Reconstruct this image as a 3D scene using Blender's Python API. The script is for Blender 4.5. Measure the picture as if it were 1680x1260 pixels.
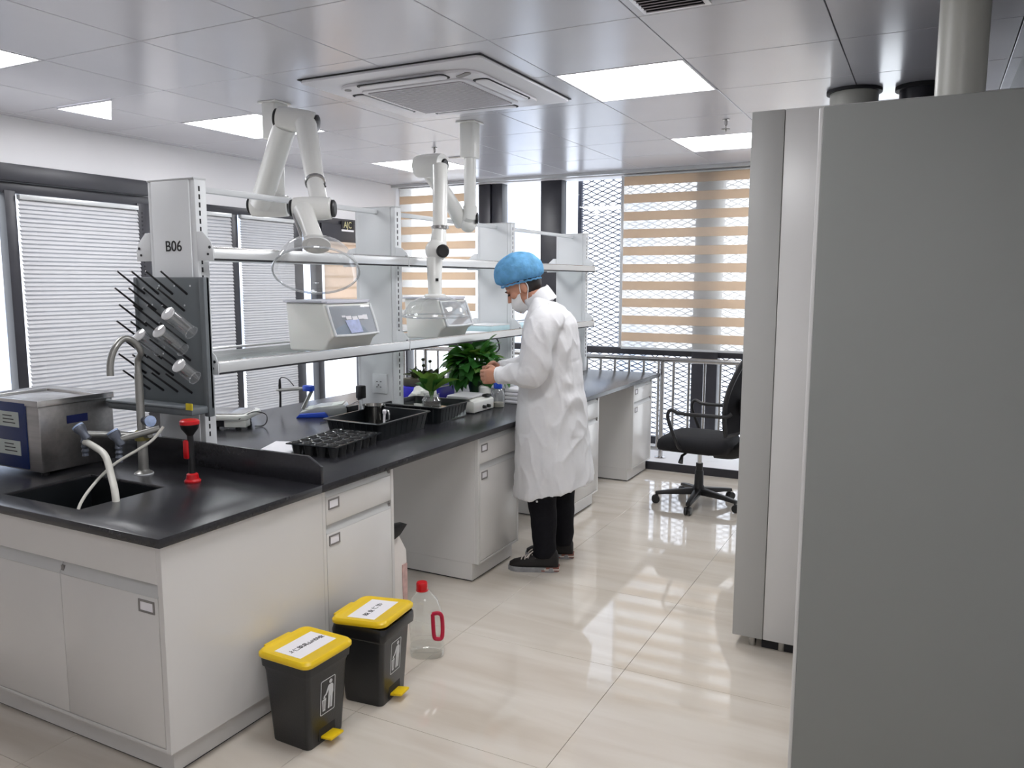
import bpy, bmesh, math, random
from mathutils import Vector, Matrix, noise
SKY, EXPO, LAMP = 2.5, 0.44, 12.0
random.seed(7)
scene = bpy.context.scene
COL = scene.collection
for o in list(bpy.data.objects): bpy.data.objects.remove(o)

# ------------------------------------------------------------------ camera
CAM = Vector((1.9797, -1.5521, 1.5566)); FPX = 1317.16
YAW, PITCH, ROLL = -0.4791, -0.1266, 0.0023
_fw = Vector((math.sin(YAW)*math.cos(PITCH), math.cos(YAW)*math.cos(PITCH), math.sin(PITCH)))
_r = Vector((math.cos(YAW), -math.sin(YAW), 0)); _u = _r.cross(_fw)
_r2 = _r*math.cos(ROLL) + _u*math.sin(ROLL); _u2 = -_r*math.sin(ROLL) + _u*math.cos(ROLL)
cd = bpy.data.cameras.new('camera'); cam = bpy.data.objects.new('camera', cd); COL.objects.link(cam)
cd.sensor_width = 36.0; cd.sensor_fit = 'HORIZONTAL'; cd.lens = FPX/1680*36.0
cd.clip_start = 0.05; cd.clip_end = 200
cam.matrix_world = Matrix(((_r2.x, _u2.x, -_fw.x, CAM.x), (_r2.y, _u2.y, -_fw.y, CAM.y), (_r2.z, _u2.z, -_fw.z, CAM.z), (0, 0, 0, 1)))
scene.camera = cam

def P(u, v, x=None, y=None, z=None):
    """measured photo point -> place in the room, on a known plane"""
    d = _fw + _r2*((u-840)/FPX) - _u2*((v-630)/FPX)
    if x is not None: t = (x-CAM.x)/d.x
    elif y is not None: t = (y-CAM.y)/d.y
    else: t = (z-CAM.z)/d.z
    return CAM + d*t

# ------------------------------------------------------------------ world (bright overcast day)
w = bpy.data.worlds.new('world'); scene.world = w; w.use_nodes = True
bg = w.node_tree.nodes['Background']; bg.inputs[0].default_value = (0.93, 0.96, 1.0, 1); bg.inputs[1].default_value = SKY
vs = scene.view_settings
vs.view_transform = 'Standard'; vs.look = 'None'; vs.exposure = EXPO; vs.gamma = 1; vs.use_curve_mapping = False

# ------------------------------------------------------------------ materials
MATS = {}
def srgb(r, g, b):
    f = lambda c: (c/255/12.92 if c/255 <= .04045 else ((c/255+.055)/1.055)**2.4)
    return (f(r), f(g), f(b))
def mat(name, col, rough=.5, metal=0., spec=.5, var=.04, scale=8., bump=0., bscale=40., stretch=None, trans=0., emit=None, estr=0., coat=0., sss=0., alpha=1.):
    m = bpy.data.materials.new(name); m.use_nodes = True; nt = m.node_tree; N = nt.nodes; Lk = nt.links
    b = N['Principled BSDF']
    b.inputs['Roughness'].default_value = rough; b.inputs['Metallic'].default_value = metal
    b.inputs['Specular IOR Level'].default_value = spec
    b.inputs['Coat Weight'].default_value = coat; b.inputs['Coat Roughness'].default_value = .05
    if trans: b.inputs['Transmission Weight'].default_value = trans
    if sss: b.inputs['Subsurface Weight'].default_value = sss; b.inputs['Subsurface Radius'].default_value = (.01, .004, .002)
    tc = N.new('ShaderNodeTexCoord'); mp = N.new('ShaderNodeMapping'); Lk.new(tc.outputs['Object'], mp.inputs[0])
    if stretch: mp.inputs['Scale'].default_value = stretch
    nz = N.new('ShaderNodeTexNoise'); nz.inputs['Scale'].default_value = scale; nz.inputs['Detail'].default_value = 3
    Lk.new(mp.outputs[0], nz.inputs['Vector'])
    cr = N.new('ShaderNodeValToRGB'); Lk.new(nz.outputs['Fac'], cr.inputs[0])
    cr.color_ramp.elements[0].position = .3; cr.color_ramp.elements[1].position = .7
    cr.color_ramp.elements[0].color = tuple(c*(1-var) for c in col)+(1,); cr.color_ramp.elements[1].color = tuple(min(1, c*(1+var)) for c in col)+(1,)
    Lk.new(cr.outputs[0], b.inputs['Base Color'])
    if bump:
        n2 = N.new('ShaderNodeTexNoise'); n2.inputs['Scale'].default_value = bscale; n2.inputs['Detail'].default_value = 4
        Lk.new(mp.outputs[0], n2.inputs['Vector'])
        bp = N.new('ShaderNodeBump'); bp.inputs['Strength'].default_value = bump; bp.inputs['Distance'].default_value = .01
        Lk.new(n2.outputs['Fac'], bp.inputs['Height']); Lk.new(bp.outputs[0], b.inputs['Normal'])
    if emit: b.inputs['Emission Color'].default_value = emit+(1,); b.inputs['Emission Strength'].default_value = estr
    MATS[name] = m; return m
def glassmat(name, tint=(1, 1, 1), lo=.04, hi=.7, haze=0., hazecol=(.9, .9, .9), rough=.02, transl=False):
    """thin clear sheet: see-through, mirror-like at grazing angles, optional milky share"""
    m = bpy.data.materials.new(name); m.use_nodes = True; nt = m.node_tree; N = nt.nodes; Lk = nt.links
    N.remove(N['Principled BSDF']); out = N['Material Output']
    tr = N.new('ShaderNodeBsdfTransparent'); tr.inputs[0].default_value = tint+(1,)
    gl = N.new('ShaderNodeBsdfGlossy'); gl.inputs['Roughness'].default_value = rough; gl.inputs[0].default_value = (1, 1, 1, 1)
    lw = N.new('ShaderNodeLayerWeight'); lw.inputs[0].default_value = .35
    mr = N.new('ShaderNodeMapRange'); mr.inputs[3].default_value = lo; mr.inputs[4].default_value = hi
    pw = N.new('ShaderNodeMath'); pw.operation = 'POWER'; pw.inputs[1].default_value = 2.2
    Lk.new(lw.outputs['Facing'], pw.inputs[0]); Lk.new(pw.outputs[0], mr.inputs[0])
    mx = N.new('ShaderNodeMixShader'); Lk.new(mr.outputs[0], mx.inputs[0])
    base = tr
    if haze:
        df = N.new('ShaderNodeBsdfDiffuse'); df.inputs[0].default_value = hazecol+(1,)
        if transl:
            d2 = N.new('ShaderNodeBsdfTranslucent'); d2.inputs[0].default_value = hazecol+(1,)
            m3 = N.new('ShaderNodeMixShader'); m3.inputs[0].default_value = .6; Lk.new(df.outputs[0], m3.inputs[1]); Lk.new(d2.outputs[0], m3.inputs[2]); df = m3
        m2 = N.new('ShaderNodeMixShader'); m2.inputs[0].default_value = haze
        Lk.new(tr.outputs[0], m2.inputs[1]); Lk.new(df.outputs[0], m2.inputs[2]); base = m2
    Lk.new(base.outputs[0], mx.inputs[1]); Lk.new(gl.outputs[0], mx.inputs[2]); Lk.new(mx.outputs[0], out.inputs[0])
    MATS[name] = m; return m
def clothmat(name, col, transl, tcol=None, rough=.9, bump=0., var=.04, scale=20.):
    m = mat(name, col, rough=rough, spec=.2, bump=bump, bscale=60, var=var, scale=scale); nt = m.node_tree; N = nt.nodes; Lk = nt.links
    b = N['Principled BSDF']; out = N['Material Output']
    t = N.new('ShaderNodeBsdfTranslucent'); t.inputs[0].default_value = (tcol or col)+(1,)
    mx = N.new('ShaderNodeMixShader'); mx.inputs[0].default_value = transl
    Lk.new(b.outputs[0], mx.inputs[1]); Lk.new(t.outputs[0], mx.inputs[2]); Lk.new(mx.outputs[0], out.inputs[0]); return m

white_paint = mat('white_cabinet_laminate', srgb(216, 214, 211), .22, var=.012, scale=3)
pull_grey = mat('grey_pull_profile', srgb(196, 197, 196), .3, var=.02)  # plain grey of the slanted pull strips
black_top = mat('black_worktop_resin', (.022, .022, .026), .26, spec=.6, var=.12, scale=90, bump=.02, bscale=200)
wall_mat = mat('white_wall_paint', srgb(236, 235, 237), .55, var=.012, scale=2)
ceil_mat = mat('white_metal_ceiling_panel', srgb(200, 200, 207), .22, spec=.6, var=.015, scale=3)
ceil_gap = mat('ceiling_joint', srgb(150, 150, 155), .6)
dark_frame = mat('charcoal_window_frame', (.030, .030, .038), .38, var=.1)
steel = mat('stainless_steel', (.50, .49, .48), .22, 1., var=.05, scale=30, stretch=(1, 1, .05))
steel_brush = mat('brushed_steel', (.42, .41, .40), .34, 1., var=.10, scale=60, stretch=(.05, 1, 1))
chrome = mat('chrome', (.8, .8, .8), .08, 1., var=.01)
rack_mat = mat('white_powdercoat', srgb(226, 229, 231), .35, var=.012)
rail_alu = mat('aluminium_rail', srgb(206, 208, 209), .3, .35, var=.02)
black_plastic = mat('black_plastic', (.012, .012, .013), .4, var=.15)
black_tray = mat('black_tray_plastic', (.010, .012, .014), .3, var=.15)
bin_mat = mat('dark_grey_bin_plastic', (.016, .017, .019), .36, var=.12, bump=.05, bscale=150)
yellow = mat('yellow_plastic', srgb(238, 200, 24), .36, var=.03)
red = mat('red_plastic', srgb(200, 20, 28), .32, var=.05)
crimson = mat('crimson_handle_plastic', srgb(190, 18, 60), .35, var=.05)
paper = mat('white_paper', srgb(238, 236, 240), .7, var=.01)
ink = mat('black_ink', (.01, .01, .012), .6, var=.0)
icon_white = mat('white_print', srgb(216, 218, 220), .5, var=.02)
pp_white = mat('milky_white_plastic', srgb(228, 228, 222), .35, var=.012, sss=.05)
arm_white = mat('cream_white_arm_plastic', srgb(226, 226, 222), .25, var=.01)
grey_board = mat('grey_polypropylene', srgb(108, 114, 118), .45, var=.05)
navy = mat('navy_panel', srgb(28, 38, 92), .35, var=.06)
blue = mat('bright_blue_plastic', srgb(22, 70, 190), .35, var=.06)
ultra = mat('ultramarine_box', srgb(28, 20, 190), .45, var=.06)
lblue = mat('pale_blue_box', srgb(190, 220, 226), .5, var=.05)
hose_mat = mat('milky_hose', srgb(206, 205, 196), .4, var=.02)
seat_black = mat('black_seat_fabric', (.012, .012, .014), .8, spec=.25, var=.2, scale=200, bump=.1, bscale=300)
soil = mat('dark_soil', (.025, .016, .010), .9, var=.4, scale=60, bump=.4, bscale=80)
leaf_mat = clothmat('green_leaf', srgb(44, 92, 40), .25, srgb(90, 150, 50), rough=.35, var=.35, scale=14)
leaf_mat2 = clothmat('light_green_leaf', srgb(92, 128, 58), .25, srgb(130, 170, 70), rough=.4, var=.3, scale=14)
leaf_dark = clothmat('dark_olive_leaf', srgb(52, 60, 36), .15, srgb(70, 80, 40), rough=.5, var=.3, scale=14)
stem_mat = mat('green_stem', srgb(72, 110, 50), .5, var=.15)
locker_side = mat('grey_locker_panel', srgb(137, 139, 137), .5, spec=.3, var=.012, scale=1.5)
locker_mid = mat('grey_locker_door', srgb(176, 176, 174), .42, var=.012, scale=1.5)
locker_light = mat('light_grey_locker_frame', srgb(214, 213, 212), .3, var=.012, scale=1.5)
duct_mat = mat('pale_duct_plastic', srgb(186, 186, 178), .35, var=.02)
ac_mat = mat('white_ac_plastic', srgb(226, 225, 230), .35, var=.01)
grill_mat = mat('grey_ac_grille', srgb(165, 160, 166), .6, var=.03)
dark_gap = mat('dark_recess', (.02, .02, .024), .7, var=.1)
lamp_mat = mat('lit_light_panel', (1, 1, 1), .5, emit=(.98, .98, 1.0), estr=LAMP)
skin = mat('skin', srgb(196, 142, 116), .5, var=.06, scale=30, sss=.12)
hair_mat = mat('black_hair', (.012, .010, .010), .5, var=.2, scale=60)
coat_mat = clothmat('white_lab_coat_fabric', srgb(238, 238, 240), .12, rough=.75, bump=.12, var=.015)
mask_mat = clothmat('white_mask_fabric', srgb(244, 244, 244), .1, rough=.8, bump=.05)
cap_mat = clothmat('blue_cap_fabric', srgb(116, 178, 222), .3, srgb(140, 198, 236), rough=.7, bump=.5, var=.24, scale=22)
trouser_mat = mat('black_trouser_cloth', (.006, .006, .009), .85, spec=.2, var=.2, scale=60, bump=.1, bscale=120)
shoe_mat = mat('black_shoe_cloth', (.012, .010, .010), .7, var=.2)
sole_grey = mat('grey_rubber_sole', srgb(150, 150, 152), .6, var=.15, scale=40)
sole_red = mat('brown_red_rubber', srgb(136, 84, 74), .6, var=.1)
sole_white = mat('white_rubber', srgb(214, 206, 198), .6, var=.05)
glass = glassmat('clear_window_glass', (.97, .985, 1.0), .03, .55)
shelf_glass = glassmat('shelf_glass', (.94, .965, .96), .04, .6, haze=.03, hazecol=(.8, .84, .84))
lab_glass = glassmat('clear_lab_glass', (.88, .90, .91), .08, .9, haze=.10)
pet = glassmat('clear_bottle_plastic', (.95, .96, .95), .04, .75, haze=.10, hazecol=(.9, .92, .9))
hood_glass = glassmat('clear_hood_acrylic', (.95, .955, .955), .04, .8, haze=.13, hazecol=(.9, .9, .9))
window_plastic = glassmat('clear_box_window', (.8, .82, .85), .08, .6, haze=.25, hazecol=(.62, .64, .68))
sheer = glassmat('sheer_blind_band', (1, .99, .97), .0, .05, haze=.40, hazecol=(.97, .96, .94), transl=True)
tan_band = clothmat('tan_blind_band', srgb(222, 208, 192), .5, srgb(228, 208, 184), var=.03)
cream_band = clothmat('cream_blind_fabric', srgb(238, 228, 218), .55, srgb(232, 214, 196), var=.03)
slat_mat = clothmat('light_grey_blind_slat', srgb(206, 206, 208), .10, srgb(205, 205, 210), rough=.45, var=.02)
water = glassmat('water', (.8, .95, .8), .08, .9)

def floor_material():
    m = mat('polished_beige_tile', srgb(222, 213, 200), .045, spec=.6, var=.02, coat=.35)
    nt = m.node_tree; N = nt.nodes; Lk = nt.links; b = N['Principled BSDF']
    geo = N.new('ShaderNodeNewGeometry'); mp = N.new('ShaderNodeMapping'); mp.inputs['Scale'].default_value = (.5, 3.2, 1); mp.inputs['Rotation'].default_value = (0, 0, .15)
    Lk.new(geo.outputs['Position'], mp.inputs[0])
    nz = N.new('ShaderNodeTexNoise'); nz.inputs['Scale'].default_value = 2.2; nz.inputs['Detail'].default_value = 6; nz.inputs['Distortion'].default_value = .6
    Lk.new(mp.outputs[0], nz.inputs['Vector'])
    cr = N.new('ShaderNodeValToRGB'); Lk.new(nz.outputs['Fac'], cr.inputs[0])
    e = cr.color_ramp.elements; e[0].position = .3; e[1].position = .72
    e[0].color = srgb(206, 195, 180)+(1,); e[1].color = srgb(226, 219, 208)+(1,)
    Lk.new(cr.outputs[0], b.inputs['Base Color']); return m
tile_mat = floor_material()

# ------------------------------------------------------------------ mesh helpers
def wmat(o):
    m = Matrix.Identity(4)
    while o is not None:
        m = o.matrix_basis @ m; o = o.parent
    return m
class MB:
    def __init__(s): s.v = []; s.f = []
    def add(s, vs, fs):
        n = len(s.v); s.v += [Vector(a) for a in vs]; s.f += [tuple(i+n for i in f) for f in fs]; return s
    def box(s, x0, x1, y0, y1, z0, z1):
        return s.add([(x0, y0, z0), (x1, y0, z0), (x1, y1, z0), (x0, y1, z0), (x0, y0, z1), (x1, y0, z1), (x1, y1, z1), (x0, y1, z1)],
                     [(0, 3, 2, 1), (4, 5, 6, 7), (0, 1, 5, 4), (1, 2, 6, 5), (2, 3, 7, 6), (3, 0, 4, 7)])
    def obox(s, c, ax, ay, az):
        c = Vector(c); ax = Vector(ax); ay = Vector(ay); az = Vector(az); V = []
        for k in (-1, 1):
            for i, j in ((-1, -1), (1, -1), (1, 1), (-1, 1)): V.append(c+ax*i+ay*j+az*k)
        return s.add(V, [(0, 3, 2, 1), (4, 5, 6, 7), (0, 1, 5, 4), (1, 2, 6, 5), (2, 3, 7, 6), (3, 0, 4, 7)])
    def loft(s, rings, cap0=True, cap1=True, closed=True):
        n = len(rings[0]); base = len(s.v); V = []; Fs = []
        for r in rings: V += list(r)
        for i in range(len(rings)-1):
            for j in range(n if closed else n-1):
                k = (j+1) % n; Fs.append((i*n+j, i*n+k, (i+1)*n+k, (i+1)*n+j))
        if cap0: Fs.append(tuple(reversed(range(n))))
        if cap1: Fs.append(tuple((len(rings)-1)*n+j for j in range(n)))
        return s.add(V, Fs)
    def tube(s, pts, r, n=10, caps=True, flat=1.0):
        pts = [Vector(p) for p in pts]; rs = r if isinstance(r, (list, tuple)) else [r]*len(pts)
        t0 = (pts[1]-pts[0]).normalized(); a = Vector((0, 0, 1)) if abs(t0.z) < .9 else Vector((1, 0, 0))
        nx = t0.cross(a).normalized(); rings = []
        for i, p in enumerate(pts):
            t = (pts[min(i+1, len(pts)-1)]-pts[max(i-1, 0)])
            t = t.normalized() if t.length > 1e-9 else t0
            nx = (nx-t*nx.dot(t)).normalized(); ny = t.cross(nx)
            rings.append([p+nx*(math.cos(2*math.pi*k/n)*rs[i])+ny*(math.sin(2*math.pi*k/n)*rs[i]*flat) for k in range(n)])
        return s.loft(rings, caps, caps)
    def cyl(s, p, q, r0, r1=None, n=20, caps=True): return s.tube([p, q], [r0, r0 if r1 is None else r1], n, caps)
    def lathe(s, prof, c=(0, 0, 0), axis=(0, 0, 1), n=24, caps=(True, True), sx=1., sy=1.):
        c = Vector(c); t = Vector(axis).normalized(); a = Vector((1, 0, 0)) if abs(t.x) < .9 else Vector((0, 1, 0))
        nx = (a-t*a.dot(t)).normalized(); ny = t.cross(nx)
        return s.loft([[c+t*h+nx*(math.cos(2*math.pi*k/n)*r*sx)+ny*(math.sin(2*math.pi*k/n)*r*sy) for k in range(n)] for r, h in prof], caps[0], caps[1])
    def ell(s, c, rx, ry, rz, n=20, m=12, M=None):
        c = Vector(c); rings = []
        for i in range(1, m):
            ph = math.pi*i/m-math.pi/2; ring = []
            for k in range(n):
                th = 2*math.pi*k/n; v = Vector((math.cos(th)*math.cos(ph)*rx, math.sin(th)*math.cos(ph)*ry, math.sin(ph)*rz))
                ring.append(c+(M @ v if M else v))
            rings.append(ring)
        return s.loft(rings)
    def prism(s, poly, o, a, b, d):
        """polygon poly in the plane o + a*u + b*v, pushed along d"""
        o = Vector(o); a = Vector(a); b = Vector(b); d = Vector(d); n = len(poly)
        V = [o+a*u+b*v for u, v in poly]; V += [p+d for p in V]
        return s.add(V, [tuple(reversed(range(n))), tuple(range(n, 2*n))]+[(i, (i+1) % n, (i+1) % n+n, i+n) for i in range(n)])
    def mesh(s, name, M=None, bev=0, seg=2, ang=35):
        me = bpy.data.meshes.new(name)
        vs = [M @ v for v in s.v] if M is not None else s.v
        me.from_pydata([tuple(v) for v in vs], [], s.f)
        bm = bmesh.new(); bm.from_mesh(me)
        bmesh.ops.recalc_face_normals(bm, faces=bm.faces)
        if bev:
            E = [e for e in bm.edges if len(e.link_faces) == 2 and e.calc_face_angle(0) > .6]
            bmesh.ops.bevel(bm, geom=E, offset=bev, segments=seg, affect='EDGES', clamp_overlap=True, profile=.5)
        bm.to_mesh(me); bm.free()
        for p in me.polygons: p.use_smooth = True
        me.set_sharp_from_angle(angle=math.radians(ang))
        return me
    def build(s, name, m, parent=None, bev=0, seg=2, local=False, ang=35, origin=None):
        M = None
        if parent is not None and not local: M = wmat(parent).inverted()
        if origin is not None: M = Matrix.Translation(-Vector(origin))
        me = s.mesh(name, M, bev, seg, ang); me.materials.append(m)
        o = bpy.data.objects.new(name, me); COL.objects.link(o); o.parent = parent
        if origin is not None: o.location = origin
        return o
def thing(name, label, cat, loc, rz=0., group=None):
    o = bpy.data.objects.new(name, None); COL.objects.link(o); o.location = loc; o.rotation_euler = (0, 0, rz); o.empty_display_size = .1
    o['label'] = label; o['category'] = cat
    if group: o['group'] = group
    return o
def tag(o, label, cat, group=None):
    o['label'] = label; o['category'] = cat
    if group: o['group'] = group
    return o
def struct(o, label=None, cat=None):
    o['kind'] = 'structure'
    if label: o['label'] = label
    if cat: o['category'] = cat
    return o
def inst(me, name, parent, loc, rot=(0, 0, 0), scale=(1, 1, 1)):
    o = bpy.data.objects.new(name, me); COL.objects.link(o); o.parent = parent; o.location = loc; o.rotation_euler = rot; o.scale = scale; return o
def copy_tree(o, parent=None):
    c = o.copy(); COL.objects.link(c); c.parent = parent
    for ch in list(o.children): copy_tree(ch, c)
    return c
def spline(pts, k=8):
    pts = [Vector(p) for p in pts]; out = []
    for i in range(len(pts)-1):
        p0 = pts[max(i-1, 0)]; p1 = pts[i]; p2 = pts[i+1]; p3 = pts[min(i+2, len(pts)-1)]
        for j in range(k):
            t = j/k; out.append(.5*((2*p1)+(p2-p0)*t+(2*p0-5*p1+4*p2-p3)*t*t+(3*p1-p0-3*p2+p3)*t**3))
    out.append(pts[-1]); return out
def rrect(w, h, r, n=5):
    pts = []
    for cx, cy, a in ((w/2-r, h/2-r, 0), (-w/2+r, h/2-r, 90), (-w/2+r, -h/2+r, 180), (w/2-r, -h/2+r, 270)):
        for k in range(n+1):
            t = math.radians(a+90*k/n); pts.append((cx+r*math.cos(t), cy+r*math.sin(t)))
    return pts
def text_mesh(txt, size, m, name, parent, M, depth=.0006, sx=1., bold=0.):
    cu = bpy.data.curves.new('txt', 'FONT'); cu.body = txt; cu.size = size; cu.extrude = depth; cu.align_x = 'CENTER'; cu.align_y = 'CENTER'; cu.offset = bold
    to = bpy.data.objects.new('txt', cu); COL.objects.link(to)
    dg = bpy.context.evaluated_depsgraph_get(); me = bpy.data.meshes.new_from_object(to.evaluated_get(dg))
    bpy.data.objects.remove(to); bpy.data.curves.remove(cu)
    me.transform(Matrix.Diagonal((sx, 1, 1, 1))); me.transform((wmat(parent).inverted() if parent else Matrix.Identity(4)) @ M)
    me.name = name; me.materials.clear(); me.materials.append(m)
    o = bpy.data.objects.new(name, me); COL.objects.link(o); o.parent = parent; return o
def frameM(o, ex, ey):
    ex = Vector(ex).normalized(); ey = Vector(ey); ey = (ey-ex*ey.dot(ex)).normalized(); ez = ex.cross(ey); o = Vector(o)
    return Matrix(((ex.x, ey.x, ez.x, o.x), (ex.y, ey.y, ez.y, o.y), (ex.z, ey.z, ez.z, o.z), (0, 0, 0, 1)))
def remeshed(mb, voxel, smooth=2):
    """join overlapping closed shapes into one continuous skin"""
    me = mb.mesh('tmp'); o = bpy.data.objects.new('tmp', me); COL.objects.link(o)
    r = o.modifiers.new('r', 'REMESH'); r.mode = 'VOXEL'; r.voxel_size = voxel
    s = o.modifiers.new('s', 'SMOOTH'); s.iterations = smooth; s.factor = .5
    dg = bpy.context.evaluated_depsgraph_get(); m2 = bpy.data.meshes.new_from_object(o.evaluated_get(dg))
    bpy.data.objects.remove(o); bpy.data.meshes.remove(me)
    for p in m2.polygons: p.use_smooth = True
    return m2

# ================================================================== THE ROOM
XL, XR, YB, YF, HC = -3.04, 2.46, 5.48, -3.2, 2.545
floor = struct(MB().box(XL-.1, XR+.1, YF-.1, 5.9, -.12, -.012).build('floor', ceil_gap), 'polished beige tiled floor of the laboratory', 'floor')
TP = .76
def cuts(lo, hi, off, p):
    k = math.ceil((lo-off)/p-1e-6); c = [lo]
    while off+k*p < hi-1e-6:
        if off+k*p > lo+1e-6: c.append(off+k*p)
        k += 1
    return c+[hi]
full_tile = MB().box(-TP/2+.0008, TP/2-.0008, -TP/2+.0008, TP/2-.0008, -.011, 0).mesh('floor_tile', bev=.0007, seg=1); full_tile.materials.append(tile_mat)
cx = cuts(XL, XR, .967, TP); cy = cuts(YF, 4.83, 1.392, TP)
for i in range(len(cx)-1):
    for j in range(len(cy)-1):
        a, b, c, d = cx[i], cx[i+1], cy[j], cy[j+1]
        if abs(b-a-TP) < 1e-4 and abs(d-c-TP) < 1e-4: inst(full_tile, 'floor_tile', floor, ((a+b)/2, (c+d)/2, 0))
        else: MB().box(a+.0008, b-.0008, c+.0008, d-.0008, -.011, 0).build('floor_tile', tile_mat, floor)

ceiling = struct(MB().box(XL-.1, XR+.1, YF-.1, 5.9, HC+.012, HC+.1).build('ceiling', ceil_gap), 'white metal panel ceiling', 'ceiling')
CP = .645; OX, OY = .29, 2.12
lights = {(0, 0), (-4, 0), (-4, -3), (0, 3), (-4, 3), (0, -3), (2, -6)}
full_panel = MB().box(-CP/2+.0022, CP/2-.0022, -CP/2+.0022, CP/2-.0022, 0, .01).mesh('ceiling_panel', bev=.0015, seg=1); full_panel.materials.append(ceil_mat)
for i in range(-6, 5):
    for j in range(-9, 6):
        if (i, j) in lights: continue
        a, b, c, d = max(OX+i*CP, XL), min(OX+(i+1)*CP, XR), max(OY+j*CP, YF), min(OY+(j+1)*CP, YB-.02)
        if b-a < .03 or d-c < .03: continue
        if abs(b-a-CP) < 1e-4 and abs(d-c-CP) < 1e-4: inst(full_panel, 'ceiling_panel', ceiling, ((a+b)/2, (c+d)/2, HC))
        else: MB().box(a+.0022, b-.0022, c+.0022, d-.0022, HC, HC+.01).build('ceiling_panel', ceil_mat, ceiling, bev=.0015, seg=1)
LL = {(0, 0): 'square ceiling light beside the ceiling air conditioner, towards the grey lockers',
      (-4, 0): 'square ceiling light beside the nearer ceiling-mounted extraction arm',
      (-4, -3): 'ceiling light cut off by the left edge of the picture',
      (0, -3): 'square ceiling light over the floor beside the near end of the bench',
      (2, -6): 'square fill light added out of view above the viewer',  # off-grid fill light, added to balance the lockers against the sink cabinet
      (-4, -6): 'square ceiling light behind the viewer on the left wall side',
      (0, 3): 'square ceiling light above the office chair near the striped blind',
      (-4, 3): 'square ceiling light behind the farther extraction arm'}
def ceiling_light(poly, label, c, dz=0.):
    t = thing('ceiling_light', label, 'ceiling light', (c[0], c[1], HC), group='recessed ceiling lights')
    MB().prism(poly, (c[0], c[1], HC+.004+dz), (1, 0, 0), (0, 1, 0), (0, 0, .006)).build('diffuser', lamp_mat, t)
    cen = Vector((sum(p[0] for p in poly)/len(poly), sum(p[1] for p in poly)/len(poly)))
    n = len(poly); fr = MB()
    out = [cen+(Vector(p)-cen)*1.035 for p in poly]
    for i in range(n):
        j = (i+1) % n
        q = [(poly[i][0], poly[i][1]), (poly[j][0], poly[j][1]), tuple(out[j]), tuple(out[i])]
        fr.prism(q, (c[0], c[1], HC-.001+dz), (1, 0, 0), (0, 1, 0), (0, 0, .011))
    fr.build('frame', ac_mat, t)
for (i, j) in sorted(lights):
    c = (OX+(i+.5)*CP, OY+(j+.5)*CP); h = CP/2-.016
    ceiling_light([(-h, -h), (h, -h), (h, h), (-h, h)], LL[(i, j)], c)
ceiling_light([(0, 0), (.46, 0), (0, .34)], 'small triangular lit ceiling light nearest the left wall', (-2.535, 1.478), -.0105)

# ---- left wall with two dark-framed windows
WZ0 = .30
wl = struct(MB().box(XL-.2, XL, YF, .6, 0, HC).box(XL-.2, XL, .6, 2.47, 2.16, HC).box(XL-.2, XL, 2.47, 2.78, 0, HC).box(XL-.2, XL, 2.78, 4.86, 2.14, HC)
            .box(XL-.2, XL, 4.86, YB+.2, 0, HC).box(XL-.2, XL, .6, 2.47, 0, WZ0).box(XL-.2, XL, 2.78, 4.86, 0, WZ0).build('wall_left', wall_mat), 'white painted wall above the blinded windows', 'wall')
w1 = struct(bpy.data.objects.new('window_1', None), 'dark framed window with closed slatted blind behind the sink', 'window'); COL.objects.link(w1); w1.location = (XL, 1.6, WZ0)
MB().box(XL-.02, XL+.05, .6, 2.425, 2.155, 2.258).build('lintel', dark_frame, w1, bev=.004)
MB().box(XL-.06, XL+.012, .6, 2.47, 2.085, 2.152).build('head_frame', dark_frame, w1, bev=.003)
for a, b in ((.6, .66), (1.425, 1.492), (2.345, 2.468)): MB().box(XL-.06, XL+.02, a, b, WZ0, 2.10).build('stile', dark_frame, w1, bev=.003)
MB().box(XL-.06, XL+.012, .6, 2.47, WZ0, WZ0+.07).build('sill_frame', dark_frame, w1, bev=.003)
for a, b in ((.66, 1.425), (1.492, 2.345)): MB().box(XL-.05, XL-.044, a, b, WZ0+.07, 2.085).build('pane', glass, w1)
w2 = struct(bpy.data.objects.new('window_2', None), 'dark framed window band seen through the shelf rack', 'window'); COL.objects.link(w2); w2.location = (XL, 3.8, WZ0)
MB().box(XL-.06, XL+.02, 2.78, 4.86, 2.09, 2.145).build('head_frame', dark_frame, w2, bev=.003)
MB().box(XL-.03, XL+.03, 4.27, 4.86, 1.925, 2.09).build('lintel_board', dark_frame, w2, bev=.003)
for a, b in ((2.78, 2.84), (3.195, 3.275), (3.90, 4.03), (4.20, 4.28), (4.84, 4.86)): MB().box(XL-.06, XL+.012, a, b, WZ0, 2.095).build('mullion', dark_frame, w2, bev=.003)
MB().box(XL-.06, XL+.012, 2.78, 4.86, WZ0, WZ0+.07).build('sill_frame', dark_frame, w2, bev=.003)
for a, b in ((2.84, 3.195), (3.275, 3.90), (4.03, 4.20), (4.28, 4.84)): MB().box(XL-.05, XL-.044, a, b, WZ0+.07, 2.09).build('pane', glass, w2)

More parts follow.
